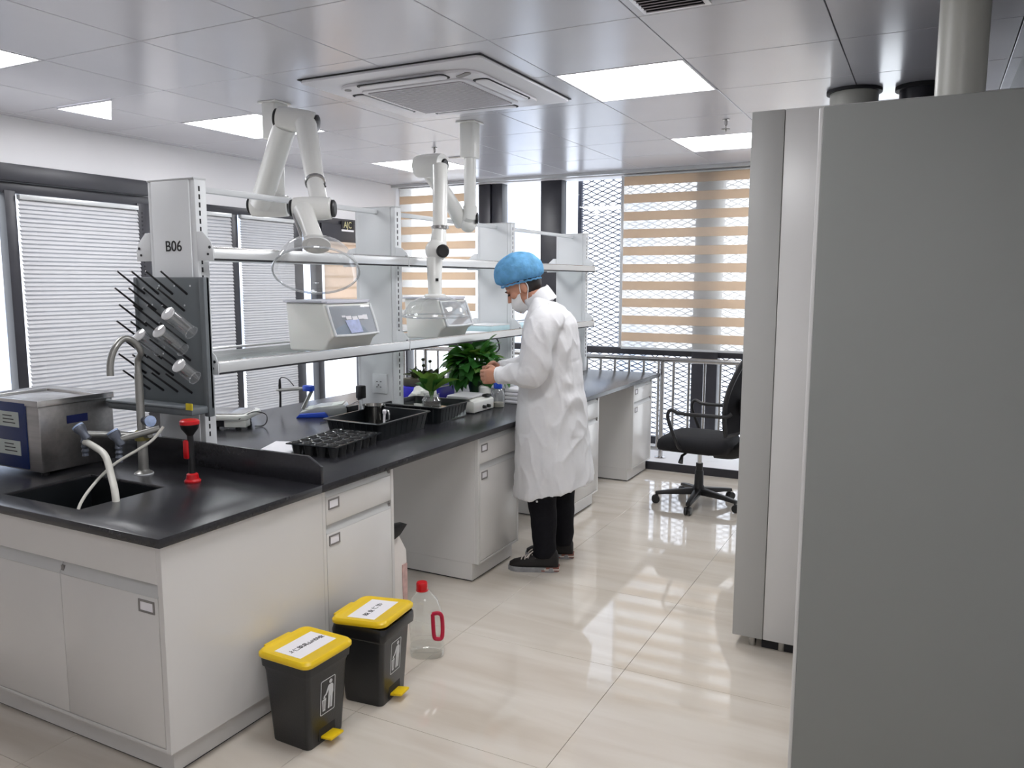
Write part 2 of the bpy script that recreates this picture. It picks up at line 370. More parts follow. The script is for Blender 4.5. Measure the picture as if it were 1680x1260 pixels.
def slat_blind(y0, y1, z1, z0, pitch, label, tilt, wdt):
    t = thing('venetian_blind', label, 'blind', (XL+.03, (y0+y1)/2, z0), group='venetian blinds on the left windows')
    MB().box(XL+.012, XL+.048, y0, y1, z1, z1+.03).build('head_rail', rail_alu, t, bev=.003)
    L = y1-y0; s = MB(); R = wdt/2; ring = []
    for yy in (-L/2, L/2):
        ring.append([Vector((R*math.cos(a)*k, yy, .0018*math.sin(math.pi*(kk+1)/2)*0+dz)) for kk, (k, a, dz) in enumerate(((-1, 0, 0), (-.5, 0, .0018), (0, 0, .0025), (.5, 0, .0018), (1, 0, 0), (.5, 0, .0008), (0, 0, .0015), (-.5, 0, .0008)))])
    s.loft(ring); me = s.mesh('slat'); me.materials.append(slat_mat)
    n = int((z1-z0)/pitch)
    for k in range(n):
        inst(me, 'slat', t, (random.uniform(-.001, .001), 0, z1-.012-k*pitch-z0), (random.uniform(-.006, .006), tilt+random.uniform(-.07, .07), 0))
    MB().box(XL+.02, XL+.04, y0, y1, z1-.012-n*pitch-.012, z1-.012-n*pitch).build('bottom_rail', rail_alu, t, bev=.002)
    for yy in (y0+.12*L, y1-.12*L): MB().cyl((XL+.03, yy, z1), (XL+.03, yy, z1-.012-n*pitch), .0012, n=6).build('ladder_cord', slat_mat, t)
    return t
b1 = slat_blind(1.50, 2.335, 2.05, .50, .0262, 'grey slatted venetian blind behind the sink and drying rack', 1.0, .039)
chain = MB()
for k in range(50): chain.ell((XL+.062, 2.348, 2.03-k*.0285), .006, .006, .0095, 6, 4)
chain.build('bead_chain', dark_gap, b1)
slat_blind(2.85, 3.185, 2.06, .45, .0262, 'narrow grey venetian blind just right of the B06 post', 1.0, .039)
slat_blind(3.285, 3.895, 2.06, .45, .0205, 'fine slatted venetian blind behind the nearer extraction hood', 1.0, .030)

def band_blind(bands, label, loc, name='zebra_blind', rail=None, railmat=None):
    """bands: (x0,x1,y0,y1,z0,z1,material,name)"""
    t = thing(name, label, 'blind', loc, group='striped roller blinds')
    for (a, b, c, d, e, f, m, nm) in bands: MB().box(a, b, c, d, e, f).build(nm, m, t)
    if rail: MB().box(*rail).build('roller_cassette', railmat, t, bev=.004)
    return t
bs = []; z = 1.905
while z > .98:
    bs.append((XL+.03, XL+.034, 4.29, 4.83, z-.085, z, cream_band, 'fabric_band')); z -= .085
    bs.append((XL+.03, XL+.033, 4.29, 4.83, z-.02, z, tan_band, 'tan_band')); z -= .02
bs.append((XL+.026, XL+.04, 4.29, 4.83, z-.02, z, rail_alu, 'bottom_rail'))
band_blind(bs, 'pale cream folded roller blind on the left wall by the corner', (XL+.03, 4.56, z), 'roller_blind', (XL+.02, XL+.07, 4.285, 4.835, 1.90, 1.924), cream_band)

# sign on the dark lintel board
sg = thing('lintel_sign', 'small black sign with gold lettering on the dark window lintel', 'sign', (XL+.031, 4.63, 2.05))
MB().box(XL+.0305, XL+.036, 4.545, 4.725, 2.045, 2.128).build('plate', ink, sg)
MB().box(XL+.0305, XL+.038, 4.545, 4.722, 2.028, 2.045).build('white_strip', paper, sg)
gold = mat('gold_print', srgb(206, 200, 150), .4, var=.05)
text_mesh('AJC', .085, gold, 'lettering', sg, frameM((XL+.0365, 4.635, 2.087), (0, 1, 0), (0, 0, 1)), sx=.85)

# ---- back glazing
YW = 5.62
wb = struct(MB().box(XL-.2, XR+.2, YW-.10, YW+.12, 2.515, HC+.05).box(2.2, XR+.2, YW-.1, YW+.12, 0, HC).build('wall_back', wall_mat), 'narrow wall band over the glazed end of the room', 'wall')
struct(MB().box(XL, XR, 5.40, 5.44, 2.517, HC).build('trim_1', rail_alu), 'slim pale ceiling track above the end windows', 'trim')
w3 = struct(bpy.data.objects.new('window_3', None), 'full height dark framed glazing at the end of the room', 'window'); COL.objects.link(w3); w3.location = (-.4, YW, 0)
ms = [(-3.04, -2.98, 0), (-2.085, -1.955, 1), (-1.945, -1.83, 0), (-1.41, -1.19, 0), (.10, .33, 0), (1.2, 1.32, 0), (2.1, 2.2, 0)]
for a, b, k in ms: MB().box(a, b, YW-.06-.02*k, YW+.06, .06, 2.515).build('mullion', dark_frame, w3, bev=.004)
edges = [-3.04, -2.085, -1.945, -1.41, .10, 1.2, 2.1]; ends = [-2.98, -1.955, -1.83, -1.19, .33, 1.32, 2.2]
for i in range(len(edges)-1):
    a, b = ends[i], edges[i+1]
    if b-a < .05: continue
    MB().box(a, b, YW-.035, YW+.035, .888, .95).build('transom', dark_frame, w3, bev=.004)
    MB().box(a, b, YW-.035, YW+.035, .06, .13).build('bottom_frame', dark_frame, w3, bev=.004)
    MB().box(a, b, YW-.004, YW+.004, .95, 2.515).build('pane', glass, w3)
    MB().box(a, b, YW-.004, YW+.004, .13, .888).build('pane', glass, w3)
# slim light casement at the mesh window
MB().box(-.60, -.572, YW-.05, YW+.03, .95, 2.515).build('casement_edge', rail_alu, w3, bev=.002)

# kerb under the railing
struct(MB().box(XL, XR, 4.845, 5.9, -.01, .064).build('trim_2', wall_mat), 'low white kerb below the railing', 'trim')
struct(MB().box(XL, XR, 4.83, 4.845, -.01, .066).build('trim_3', dark_frame), 'black kerb face along the floor at the end of the room', 'trim')

# railing
rl = thing('railing', 'stainless steel railing in front of the end glazing', 'railing', (-.3, 5.06, .064))
YR = 5.06
MB().tube([(-3.0, YR, .905), (2.18, YR, .905)], .022, 14).build('top_rail', steel, rl)
MB().tube([(-3.0, YR, .135), (2.18, YR, .135)], .018, 12).build('bottom_rail', steel, rl)
k = 0; x = -2.93
pm = MB().cyl((0, 0, .135), (0, 0, .89), .0115, n=10).mesh('baluster'); pm.materials.append(steel)
while x < 2.15:
    inst(pm, 'baluster', rl, (x+.3, 0, -.064)); x += .131
for x in (-2.4, -1.2, -.005, 1.2):
    p = MB().cyl((x, YR-.03, .064), (x, YR-.03, .89), .019, n=14).build('post', steel, rl)
    MB().lathe([(.048, .064), (.048, .070), (.022, .078)], (x, YR-.03, 0), n=20).build('base_flange', steel, p)

# zebra blinds on the end glazing
def zebra(x0, x1, ztop, zbot, first, tan_h, sheer_h, label):
    bs = []; z = ztop; tan = first; i = 0
    y = 5.50
    while z > zbot+.02:
        h = min(tan_h if tan else sheer_h, z-zbot)
        bs.append((x0, x1, y-(.002 if tan else .001), y+(.002 if tan else .001), z-h, z, tan_band if tan else sheer, 'tan_band' if tan else 'sheer_band'))
        z -= h; tan = not tan
    bs.append((x0, x1, y-.012, y+.012, z-.018, z, rail_alu, 'bottom_rail'))
    return band_blind(bs, label, ((x0+x1)/2, y, zbot), 'zebra_blind', (x0, x1, y-.02, y+.03, ztop, 2.517), rail_alu)
zebra(-3.01, -2.10, 2.51, .98, False, .079, .077, 'tan striped roller blind in the corner behind the farther extraction arm')
zebra(-.545, 1.15, 2.497, .965, True, .079, .0765, 'wide tan striped roller blind behind the office chair')

# ---- right and front walls, dark beam
struct(MB().box(XR, XR+.2, YF, YW, 0, HC).build('wall_right', wall_mat), 'wall behind the grey lockers', 'wall')
struct(MB().box(2.27, XR, -.4, 4.6, 2.25, HC).build('trim_4', dark_frame), 'dark beam under the ceiling above the lockers', 'trim')
struct(MB().box(XL-.2, XR+.2, YF-.2, YF, 0, HC).build('wall_front', wall_mat), 'white wall behind the viewer', 'wall')

# ---- outside: woven metal screen and pale buildings
scr = thing('facade_screen', 'grey expanded metal mesh screen hanging outside the end window', 'metal screen', (0, 5.95, -.2))
ms_ = MB(); x0, x1 = -1.17, .62; cw, ch = .114, .025
zz = -.1; row = 0
def strand(mb, z, flip, xa, xb, cwid, chgt, yb, th=.0048):
    n = int((xb-xa)/(cwid/2)); pts = []
    for i in range(n+1):
        s_ = (1 if (i+flip) % 2 else -1)
        pts.append(Vector((xa+i*cwid/2, yb+random.uniform(-.004, .004), z+s_*chgt*.5+random.uniform(-.005, .005))))
    for a, b in zip(pts[:-1], pts[1:]):
        d = (b-a).normalized(); up = Vector((0, 0, 1)); n_ = Vector((0, 1, 0))
        mb.add([a-up*th, b-up*th, b+up*th, a+up*th, a-up*th+n_*.006, b-up*th+n_*.006, b+up*th+n_*.006, a+up*th+n_*.006], [(0, 1, 2, 3), (7, 6, 5, 4), (0, 4, 5, 1), (3, 2, 6, 7)])
while zz < 2.75:
    strand(ms_, zz, row % 2, x0, x1, cw, ch, 5.98); zz += ch; row += 1
mesh_grey = mat('galvanised_mesh', srgb(78, 82, 98), .5, .2, var=.05)
ms_.build('mesh', mesh_grey, scr)
for x in (x0, x1): MB().box(x-.02, x+.02, 5.96, 6.0, -.2, 2.8).build('screen_post', mesh_grey, scr)

bwhite = mat('pale_render', srgb(236, 238, 244), .8, var=.02)
bgrey = mat('pale_blue_grey_cladding', srgb(196, 204, 222), .7, var=.03)
bglass = mat('facade_window_glass', srgb(178, 190, 212), .25, var=.05)
def building(name, label, x0, x1, y0, y1, z1, wins, face):
    t = thing(name, label, 'building', ((x0+x1)/2, (y0+y1)/2, -4))
    MB().box(x0, x1, y0, y1, -4, z1).build('wall', bwhite, t)
    for (a, b, c, d) in wins:
        if face == 'y':
            f = MB().box(a, b, y0-.05, y0+.05, c, d).build('window', bgrey, t); MB().box(a+.06, b-.06, y0-.06, y0-.04, c+.06, d-.06).build('pane', bglass, f)
        else:
            f = MB().box(x1-.05, x1+.05, a, b, c, d).build('window', bgrey, t); MB().box(x1+.04, x1+.06, a+.06, b-.06, c+.06, d-.06).build('pane', bglass, f)
    return t
building('neighbour_building', 'pale building with blue-grey windows beyond the end glazing', -9, -1.6, 13, 18, 9, [(-3.3, -2.6, zz, zz+1.25) for zz in (-2.5, -.3, 1.9, 4.1, 6.3)]+[(-6.2, -5.2, zz, zz+1.25) for zz in (-2.5, -.3, 1.9, 4.1)], 'y')
building('neighbour_block', 'pale lavender block standing outside the left windows', -15, -10, 0, 12.5, 7, [(yy, yy+1.1, zz, zz+1.4) for yy in (2, 4.4, 6.8, 9.2, 11.6) for zz in (-2.4, 0, 2.4)], 'x')

# ================================================================== ISLAND BENCH
CT = .80
def pull(mb, face, a0, a1, ztop, zbot, depth=.02):
    """slanted recessed pull strip along the top of a front; face=('x',X) looks +X, ('y',Y) looks -Y"""
    k, f = face
    if k == 'x': poly = [(f-depth, ztop), (f-depth+.004, ztop), (f-.001, zbot+.003), (f-.001, zbot), (f-depth, zbot)]; mb.prism(poly, (0, a0, 0), (1, 0, 0), (0, 0, 1), (0, a1-a0, 0))
    else: poly = [(f+depth, ztop), (f+depth-.004, ztop), (f+.001, zbot+.003), (f+.001, zbot), (f+depth, zbot)]; mb.prism(poly, (a0, 0, 0), (0, 1, 0), (0, 0, 1), (a1-a0, 0, 0))
    return mb
def label_frame(par, face, a0, a1, z0, z1):
    k, f = face; m = MB(); t = .006
    for (p, q, r, s) in ((a0, a1, z0, z0+t), (a0, a1, z1-t, z1), (a0, a0+t, z0+t, z1-t), (a1-t, a1, z0+t, z1-t)):
        if k == 'x': m.box(f, f+.003, p, q, r, s)
        else: m.box(p, q, f-.003, f, r, s)
    m.build('label_holder', grill_dark, par)
    m = MB()
    if k == 'x': m.box(f, f+.001, a0+t, a1-t, z0+t, z1-t)
    else: m.box(a0+t, a1-t, f-.001, f, z0+t, z1-t)
    m.build('label_card', paper, par)
grill_dark = mat('grey_label_frame', srgb(128, 124, 122), .5, var=.05)
FX = -.02
def base_cabinet(y0, y1, label):
    t = thing('drawer_cabinet', label, 'cabinet', (-.30, (y0+y1)/2, 0), group='white base cabinets along the bench')
    b = MB().box(-.58, FX-.022, y0, y1, .10, .77)
    for a in (y0, y1-.018): b.box(FX-.022, FX, a, a+.018, .10, .77)
    b.box(FX-.022, FX, y0+.018, y1-.018, .10, .112)
    b.build('body', white_paint, t, bev=.0012, seg=1)
    MB().box(-.55, -.06, y0+.004, y1-.004, .008, .10).build('toe_kick', white_paint, t)
    MB().box(-.54, -.066, y0+.01, y1-.01, 0, .008).build('base_gasket', dark_gap, t)
    a0, a1 = y0+.0205, y1-.0205
    d = MB().box(FX-.021, FX, a0, a1, .630, .738).build('drawer', white_paint, t, bev=.0015)
    pull(MB(), ('x', FX), a0, a1, .768, .7385).build('pull_strip', pull_grey, d)
    MB().box(FX-.02, FX-.004, a1-.012, a1, .742, .760).build('pull_end_cap', grill_dark, d)
    label_frame(d, ('x', FX), a0+.012, a0+.075, .688, .728)
    d = MB().box(FX-.021, FX, a0, a1, .115, .594).build('door', white_paint, t, bev=.0015)
    pull(MB(), ('x', FX), a0, a1, .6265, .5945).build('pull_strip', pull_grey, d)
    MB().box(FX-.02, FX-.004, a1-.012, a1, .600, .616).build('pull_end_cap', grill_dark, d)
    label_frame(d, ('x', FX), a0+.012, a0+.075, .545, .585)
    return t
base_cabinet(.742, 1.197, 'white drawer and door cabinet nearest the viewer, beside the two bins')
base_cabinet(1.925, 2.38, 'white drawer and door cabinet just left of the person in the lab coat')
base_cabinet(3.15, 3.607, 'white drawer and door cabinet partly hidden behind the lab coat')
base_cabinet(4.34, 4.80, 'white drawer and door cabinet at the far end of the bench beside the office chair')

sc = thing('sink_cabinet', 'wide white sink cabinet under the near end of the bench', 'cabinet', (-.75, .38, 0))
b = MB().box(-1.48, -.0425, .042, .7195, .10, .17).box(-1.48, -.0425, .72, .741, .10, .77).box(-1.48, -1.46, .042, .7195, .1705, .77).box(-.042, -.02, .02, .741, .10, .77)
b.box(-1.4595, -.0425, .02, .0415, .645, .77).box(-1.4595, -.0425, .02, .0415, .10, .112).box(-1.48, -1.46, .02, .0415, .10, .77)
b.build('body', white_paint, sc, bev=.0012, seg=1)
MB().box(-1.45, -.06, .06, .735, .008, .10).build('toe_kick', white_paint, sc)
MB().box(-1.44, -.066, .066, .73, 0, .008).build('base_gasket', dark_gap, sc)
for (a, bb, lab) in ((-.512, -.045, True), (-.982, -.515, False), (-1.457, -.985, False)):
    d = MB().box(a, bb, .02, .041, .115, .600).build('door', white_paint, sc, bev=.0015)
    pull(MB(), ('y', .02), a, bb, .640, .6005).build('pull_strip', pull_grey, d)
    MB().box(a, a+.014, .024, .04, .605, .628).build('pull_end_cap', grill_dark, d)
    if lab: label_frame(d, ('y', .02), bb-.085, bb-.014, .548, .588)

# worktop with a cut-out for the sink
SX0, SX1, SY0, SY1 = -.925, -.50, .095, .432
ct = thing('worktop', 'long black resin worktop of the island bench with a sink cut-out', 'worktop', (-.75, 2.45, .77))
m = MB(); xs = [-1.50, SX0, SX1, 0]; ys = [0, SY0, SY1, .7225]
for i in range(3):
    for j in range(3):
        if i == 1 and j == 1: continue
        a, b, c, d = xs[i], xs[i+1], ys[j], ys[j+1]; n = len(m.v)
        m.add([(a, c, CT), (b, c, CT), (b, d, CT), (a, d, CT)], [(0, 1, 2, 3)]); m.add([(a, c, .77), (b, c, .77), (b, d, .77), (a, d, .77)], [(3, 2, 1, 0)])
def wallq(p, q): m.add([(p[0], p[1], .77), (q[0], q[1], .77), (q[0], q[1], CT), (p[0], p[1], CT)], [(0, 1, 2, 3)])
for i in range(3):
    wallq((xs[i], 0), (xs[i+1], 0)); wallq((xs[i+1], .7225), (xs[i], .7225)); wallq((0, ys[i]), (0, ys[i+1])); wallq((-1.5, ys[i+1]), (-1.5, ys[i]))
wallq((SX0, SY0), (SX0, SY1)); wallq((SX0, SY1), (SX1, SY1)); wallq((SX1, SY1), (SX1, SY0)); wallq((SX1, SY0), (SX0, SY0))
me_near = m
def welded(mb):
    bm = bmesh.new(); me = bpy.data.meshes.new('t'); me.from_pydata([tuple(v) for v in mb.v], [], mb.f); bm.from_mesh(me)
    bmesh.ops.remove_doubles(bm, verts=bm.verts, dist=1e-5); bm.to_mesh(me); bm.free()
    r = MB(); r.v = [v.co.copy() for v in me.vertices]; r.f = [tuple(p.vertices) for p in me.polygons]; return r
welded(me_near).build('sink_section', black_top, ct, bev=.0025)
MB().box(-1.5, 0, .724, 2.838, .77, CT).build('top_section', black_top, ct, bev=.0025)
MB().box(-1.5, 0, 2.8395, 4.956, .77, CT).build('top_section', black_top, ct, bev=.0025)
basin = MB(); bz = .58
basin.add([(SX0, SY0, .79), (SX1, SY0, .79), (SX1, SY1, .79), (SX0, SY1, .79), (SX0+.02, SY0+.02, bz), (SX1-.02, SY0+.02, bz), (SX1-.02, SY1-.02, bz), (SX0+.02, SY1-.02, bz)],
          [(0, 1, 5, 4), (1, 2, 6, 5), (2, 3, 7, 6), (3, 0, 4, 7), (4, 5, 6, 7)])
basin.build('sink_basin', black_tray, ct)
MB().lathe([(.03, bz+.002), (.03, bz+.005), (.02, bz+.006)], ((SX0+SX1)/2, (SY0+SY1)/2, 0)).build('drain', steel, ct)
tag(MB().prism([(-1.49, .80), (-.006, .80), (-.006, .868), (-.072, .903), (-1.49, .903)], (0, .7225, 0), (1, 0, 0), (0, 0, 1), (0, .016, 0)).build('splash_board', black_top, None, bev=.002, origin=(-.75, .73, .80)), 'upright black splash board between the sink and the worktop', 'splash board')

# ================================================================== REAGENT RACK
rk = thing('reagent_rack', 'white double-tier glass shelf rack standing along the bench', 'shelf rack', (-.75, 2.8, CT))
PY = [.775, 2.12, 3.49, 4.85]; PX0, PX1 = -.885, -.635; ZS1, ZS2 = 1.212, 1.668
for i, y in enumerate(PY):
    p = MB().box(PX0, PX1-.03, y-.028, y+.028, CT, 1.958).box(PX1-.03, PX1, y-.024, y+.034, CT, 1.958).box(PX0-.022, PX0, y-.024, y+.034, CT, 1.958).build('post', rack_mat, rk, bev=.003)
    MB().box(PX0-.022, PX1, y-.028, y+.034, 1.958, 1.964).build('post_cap', rail_alu, p)
    for zs in (CT+.20, CT+.42):
        pass
    sl = MB(); k = 0; z = CT+.12
    while z < 1.94:
        sl.box(PX1-.0005, PX1+.0006, y-.006, y+.002, z, z+.02); z += .032
    sl.build('slot_row', dark_gap, p)['kind'] = 'stuff'
    for zs in (ZS1, ZS2):
        for sx, s in ((PX1, 1), (PX0-.022, -1)):
            poly = [(0, -.03), (0, .085), (.030, .085), (.075, .045), (.088, .012), (.088, -.03)]
            if i == 1: poly = [(0, -.03), (0, .075), (.045, .068), (.078, .035), (.09, 0), (.09, -.03)]
            br = MB().prism([(sx+s*a, zs+b) for a, b in poly], (0, y-.024, 0), (1, 0, 0), (0, 0, 1), (0, .004, 0)).build('bracket', rack_mat, p, bev=.001)
            MB().cyl((sx+s*.07, y-.0265, zs+.022), (sx+s*.07, y-.0235, zs+.022), .006, n=10).build('bolt', dark_gap, br)
            MB().cyl((sx+s*.06, y-.0265, zs-.005), (sx+s*.06, y-.0235, zs-.005), .005, n=10).build('bolt', dark_gap, br)
for zs in (ZS1, ZS2):
    MB().box(-.945, -.57, PY[0]+.03, PY[-1]-.03, zs-.014, zs-.006).build('shelf_glass', shelf_glass, rk)
    for i in range(3):
        a, b = PY[i]-.018+(0.0), PY[i+1]-.026
        prof = [(0, -.022), (.014, -.022), (.014, .014), (.010, .020), (.004, .020), (.004, .004), (0, .004)]
        MB().prism([(-.562+u, zs+v) for u, v in prof], (0, a, 0), (1, 0, 0), (0, 0, 1), (0, b-a, 0)).build('edge_rail', rail_alu, rk)
        MB().box(-.563, -.549, a, b, zs-.030, zs-.0225).build('edge_seal', dark_gap, rk)
        MB().prism([(-.958-u, zs+v) for u, v in prof], (0, a, 0), (1, 0, 0), (0, 0, 1), (0, b-a, 0)).build('edge_rail', rail_alu, rk)
        MB().tube([(-.556, a, zs+.018), (-.556, b, zs+.018)], .006, 8).build('guard_bar', steel, rk)
        MB().tube([(-.964, a, zs+.034), (-.964, b, zs+.034)], .006, 8).build('guard_bar', rail_alu, rk)
for i in range(3): MB().box(-.775, -.745, PY[i]+.036, PY[i+1]-.029, 1.924, 1.948).build('top_beam', rack_mat, rk, bev=.003)
text_mesh('B06', .060, ink, 'post_number', rk, frameM((-.765, PY[0]-.0288, 1.695), (1, 0, 0), (0, 0, 1)), sx=1.05, bold=.0004)
# socket panels at the foot of the second post
for (a, b, zz0, zz1) in ((-.80, -.70, .93, 1.04),):
    s = MB().box(a, b, PY[1]-.036, PY[1]-.027, zz0, zz1).build('socket', rack_mat, rk, bev=.003)
    hs = MB()
    for (u, v, w_, h_) in ((-.022, .01, .010, .004), (.004, .01, .010, .004), (-.010, -.012, .004, .010), (-.022, -.02, .008, .004), (.004, -.02, .008, .004)): hs.box((a+b)/2+u, (a+b)/2+u+w_, PY[1]-.0372, PY[1]-.0355, (zz0+zz1)/2+v, (zz0+zz1)/2+v+h_)
    hs.build('socket_hole', dark_gap, s)
# plug-in power adapter left of the post, on a cable strip
ad = thing('power_adapter', 'small black plug adapter on the left flank of the second post', 'adapter', P(593, 655, y=2.02))
c = P(592, 643, y=2.02)
MB().box(c.x-.022, c.x+.022, c.y-.02, c.y+.02, c.z-.036, c.z+.036).box(c.x-.016, c.x-.004, c.y-.016, c.y+.016, c.z-.046, c.z-.034).build('body', black_plastic, ad, bev=.005)
MB().tube([(c.x+.008, c.y, c.z-.03), (c.x+.010, c.y, CT+.002)], .005, 8).build('lead', rack_mat, ad)

# ================================================================== DRYING RACK on the first post
dr = thing('drying_rack', 'grey peg board drying rack hung on the B06 post', 'drying rack', (-.75, .71, 1.03))
DX0, DX1, DZ0, DZ1, DY = -.952, -.538, 1.05, 1.572, .70
MB().box(DX0, DX1, DY, DY+.016, DZ0, DZ1).build('board', grey_board, dr, bev=.004)
MB().box(DX1-.028, DX1, DY-.012, DY+.018, DZ0-.03, DZ1).build('side_rim', grey_board, dr, bev=.004)
MB().box(DX0, DX0+.012, DY-.008, DY+.017, DZ0, DZ1).build('side_rim', grey_board, dr, bev=.004)
MB().box(-.90, -.62, .716, .747, 1.2, 1.5).build('hanger_plate', grey_board, dr)
pd = Vector((0, -.80, .60)).normalized()
pegm = MB().tube([(0, 0, 0), pd*.06, pd*.15], [.0052, .0045, .0036], 8).mesh('peg'); pegm.materials.append(black_plastic)
pegs = []
for r in range(7):
    for cidx in range(4):
        x = -.895+cidx*.083+(.0 if r % 2 == 0 else -.02); zz = 1.505-r*.066
        pegs.append((x, zz)); inst(pegm, 'peg', dr, (x+.75, DY-.71, zz-1.03))
dot = MB()
for (u, v) in ((261, 469), (286, 469), (312, 469), (250, 500), (303, 501), (268, 580)):
    q = P(u, v, y=DY); dot.cyl((q.x, DY-.0015, q.z), (q.x, DY+.001, q.z), .004, n=8)
dot.build('drain_hole_row', rack_mat, dr)['kind'] = 'stuff'
tr = MB(); poly = []
for (x, y) in ((-1.035, .615), (-1.02, .592), (-.985, .585), (-.60, .598), (-.545, .61), (-.545, .70), (-1.03, .70)): poly.append((x, y))
tr.prism(poly, (0, 0, 1.034), (1, 0, 0), (0, 1, 0), (0, 0, .03))
tray = tr.build('drip_tray', grey_board, dr, bev=.008)
lp = MB(); n = len(poly)
lp.tube([(x, y, 1.066) for x, y in poly[:5]], .007, 8); lp.build('tray_lip', grey_board, tray)
q0 = P(309, 667, y=.598)
MB().box(q0.x-.012, q0.x+.022, .5955, .600, q0.z-.014, q0.z+.012).build('yellow_sticker', mat('yellow_sticker', srgb(214, 196, 40), .5), tray)

# glass cylinders drying on the pegs
def glass_cyl(base_px, tip_px, r, ln, label, foot):
    q = P(base_px[0], base_px[1], y=DY-.03); ax = pd
    t = thing('glass_cylinder', label, 'glass cylinder', q, group='glass cylinders on the drying rack')
    c0 = Vector(q)
    MB().lathe([(r*.93, .0), (r*1.0, .002), (r, ln), (r*.96, ln+.003)], c0, ax, 20, (False, True)).build('tube', lab_glass, t)
    MB().lathe([(r*1.02, ln+.003), (r*foot, ln+.006), (r*foot, ln+.010), (r*.6, ln+.014)], c0, ax, 20).build('foot', mat_foot, t)
    MB().lathe([(r*.97, -.003), (r*1.12, 0), (r*.97, .003)], c0, ax, 20, (False, False)).build('mouth_rim', lab_glass, t)
mat_foot = glassmat('bright_glass_foot', (.96, .96, .96), .25, .9, haze=.55, hazecol=(.95, .95, .95))
glass_cyl((314, 546), None, .027, .125, 'topmost glass cylinder drying on the peg board', 1.05)
glass_cyl((262, 575), None, .024, .105, 'left glass cylinder of the pair midway down the peg board', 1.15)
glass_cyl((300, 574), None, .026, .125, 'right glass cylinder of the pair midway down the peg board', 1.1)
glass_cyl((320, 620), None, .026, .085, 'lowest glass cylinder on the peg board with a bright round foot', 1.12)

# ================================================================== THINGS ON THE BENCH
# ---- ultrasonic bath
ub = thing('ultrasonic_bath', 'brushed steel ultrasonic bath with blue front panel at the left edge', 'ultrasonic bath', (-1.24, .47, CT))
BX0, BX1, BY0, BY1, BZ0, BZ1 = -1.47, -1.045, .315, .635, .812, 1.095
s = MB().box(BX0, BX1, BY0, BY1, BZ0, BZ1-.02)
s.build('casing', steel_brush, ub, bev=.008)
tk = MB(); rx = .03
o_ = [(BX0-.004, BY0-.004), (BX1+.004, BY0-.004), (BX1+.004, BY1+.004), (BX0-.004, BY1+.004)]; i_ = [(BX0+rx, BY0+rx), (BX1-rx, BY0+rx), (BX1-rx, BY1-rx), (BX0+rx, BY1-rx)]
V = [(x, y, BZ1-.022) for x, y in o_]+[(x, y, BZ1+.002) for x, y in o_]+[(x, y, BZ1-.006) for x, y in i_]+[(x, y, BZ1-.016) for x, y in i_]
Fq = []
for k in range(4):
    j = (k+1) % 4; Fq += [(k, j, 4+j, 4+k), (4+k, 4+j, 8+j, 8+k), (8+k, 8+j, 12+j, 12+k)]
Fq.append((12, 13, 14, 15)); tk.add(V, Fq); tk.build('tank_rim', steel, ub, bev=.003)
MB().box(BX0+.005, BX1-.078, BY0-.006, BY0+.004, BZ0+.008, BZ1-.012).build('front_panel', mat('blue_front_panel', srgb(24, 44, 96), .35, var=.06), ub, bev=.004)
for z0_, z1_ in ((.985, 1.045), (.872, .930)): 
    d = MB().box(BX1-.30, BX1-.118, BY0-.008, BY0-.005, z0_, z1_).build('display', mat('pale_display', srgb(188, 196, 190), .4), ub)
    tx = MB()
    for k in range(3): tx.box(BX1-.22, BX1-.14-.01*k, BY0-.0086, BY0-.0078, z0_+.014+k*.014, z0_+.018+k*.014)
    tx.build('display_text', ink, d)
a = P(109, 683, x=BX1); b = P(144, 692, x=BX1)
MB().box(BX1, BX1+.0022, a.y, b.y, .992, 1.024).build('blue_sticker', navy, ub)
for x in (BX0+.03, BX1-.03):
    for y in (BY0+.03, BY1-.03): MB().cyl((x, y, CT), (x, y, BZ0+.002), .014, n=12).build('rubber_foot', black_plastic, ub)

# ---- lab faucet
FY = .535
fc = thing('lab_faucet', 'tall grey three-way lab faucet with gooseneck behind the sink', 'faucet', (-.745, FY, CT))
gal = mat('matt_grey_pipe', srgb(150, 150, 146), .32, .55, var=.04)
MB().lathe([(.034, 0), (.034, .006), (.024, .012), (.019, .018), (.019, .165), (.0155, .175), (.0155, .40)], (-.745, FY, CT), n=18).build('column', gal, fc)
MB().lathe([(.036, 0), (.036, .004)], (-.745, FY, CT), n=20).build('base_ring', rack_mat, fc)
g0 = Vector((-.745, FY, 1.19)); tip = P(181, 617, y=.40); ap = P(203, 556, y=.47)
MB().tube(spline([g0, (-.744, FY, 1.25), P(231, 578, y=.53), P(220, 561, y=.505), ap, P(188, 572, y=.425), P(181, 595, y=.405), tip], 6), .0125, 12).build('gooseneck', gal, fc)
brass = mat('pale_brass', srgb(170, 160, 100), .35, .5, var=.05)
MB().lathe([(.026, -.02), (.028, -.012), (.028, .012), (.022, .02)], (-.745, FY, .955), n=18).build('manifold', brass, fc)
def valve(kpos, direction, name='valve'):
    v = MB().lathe([(.013, -.025), (.016, -.015), (.016, .008), (.021, .018), (.023, .030), (.019, .036)], kpos, direction, 16).build(name, mat_valve, fc)
    MB().lathe([(.022, .034), (.022, .040), (.010, .043)], kpos, direction, 16).build('handle_cap', mat_knob, v)
mat_valve = mat('slate_valve_body', srgb(98, 104, 116), .35, .3, var=.05)
mat_knob = mat('blue_white_knob_cap', srgb(176, 196, 232), .3, var=.2, scale=40)
ka = P(138, 712, y=.36); kb = P(194, 722, y=.40)
MB().tube([(-.745, FY, .955), ka], .0125, 12).build('side_arm', gal, fc)
MB().tube([(-.745, FY, .952), (-.69, FY-.005, .962)], .0125, 12).build('side_arm', gal, fc)
MB().tube([P(262, 703, y=FY-.02), kb], .0125, 12).build('side_arm', gal, fc)
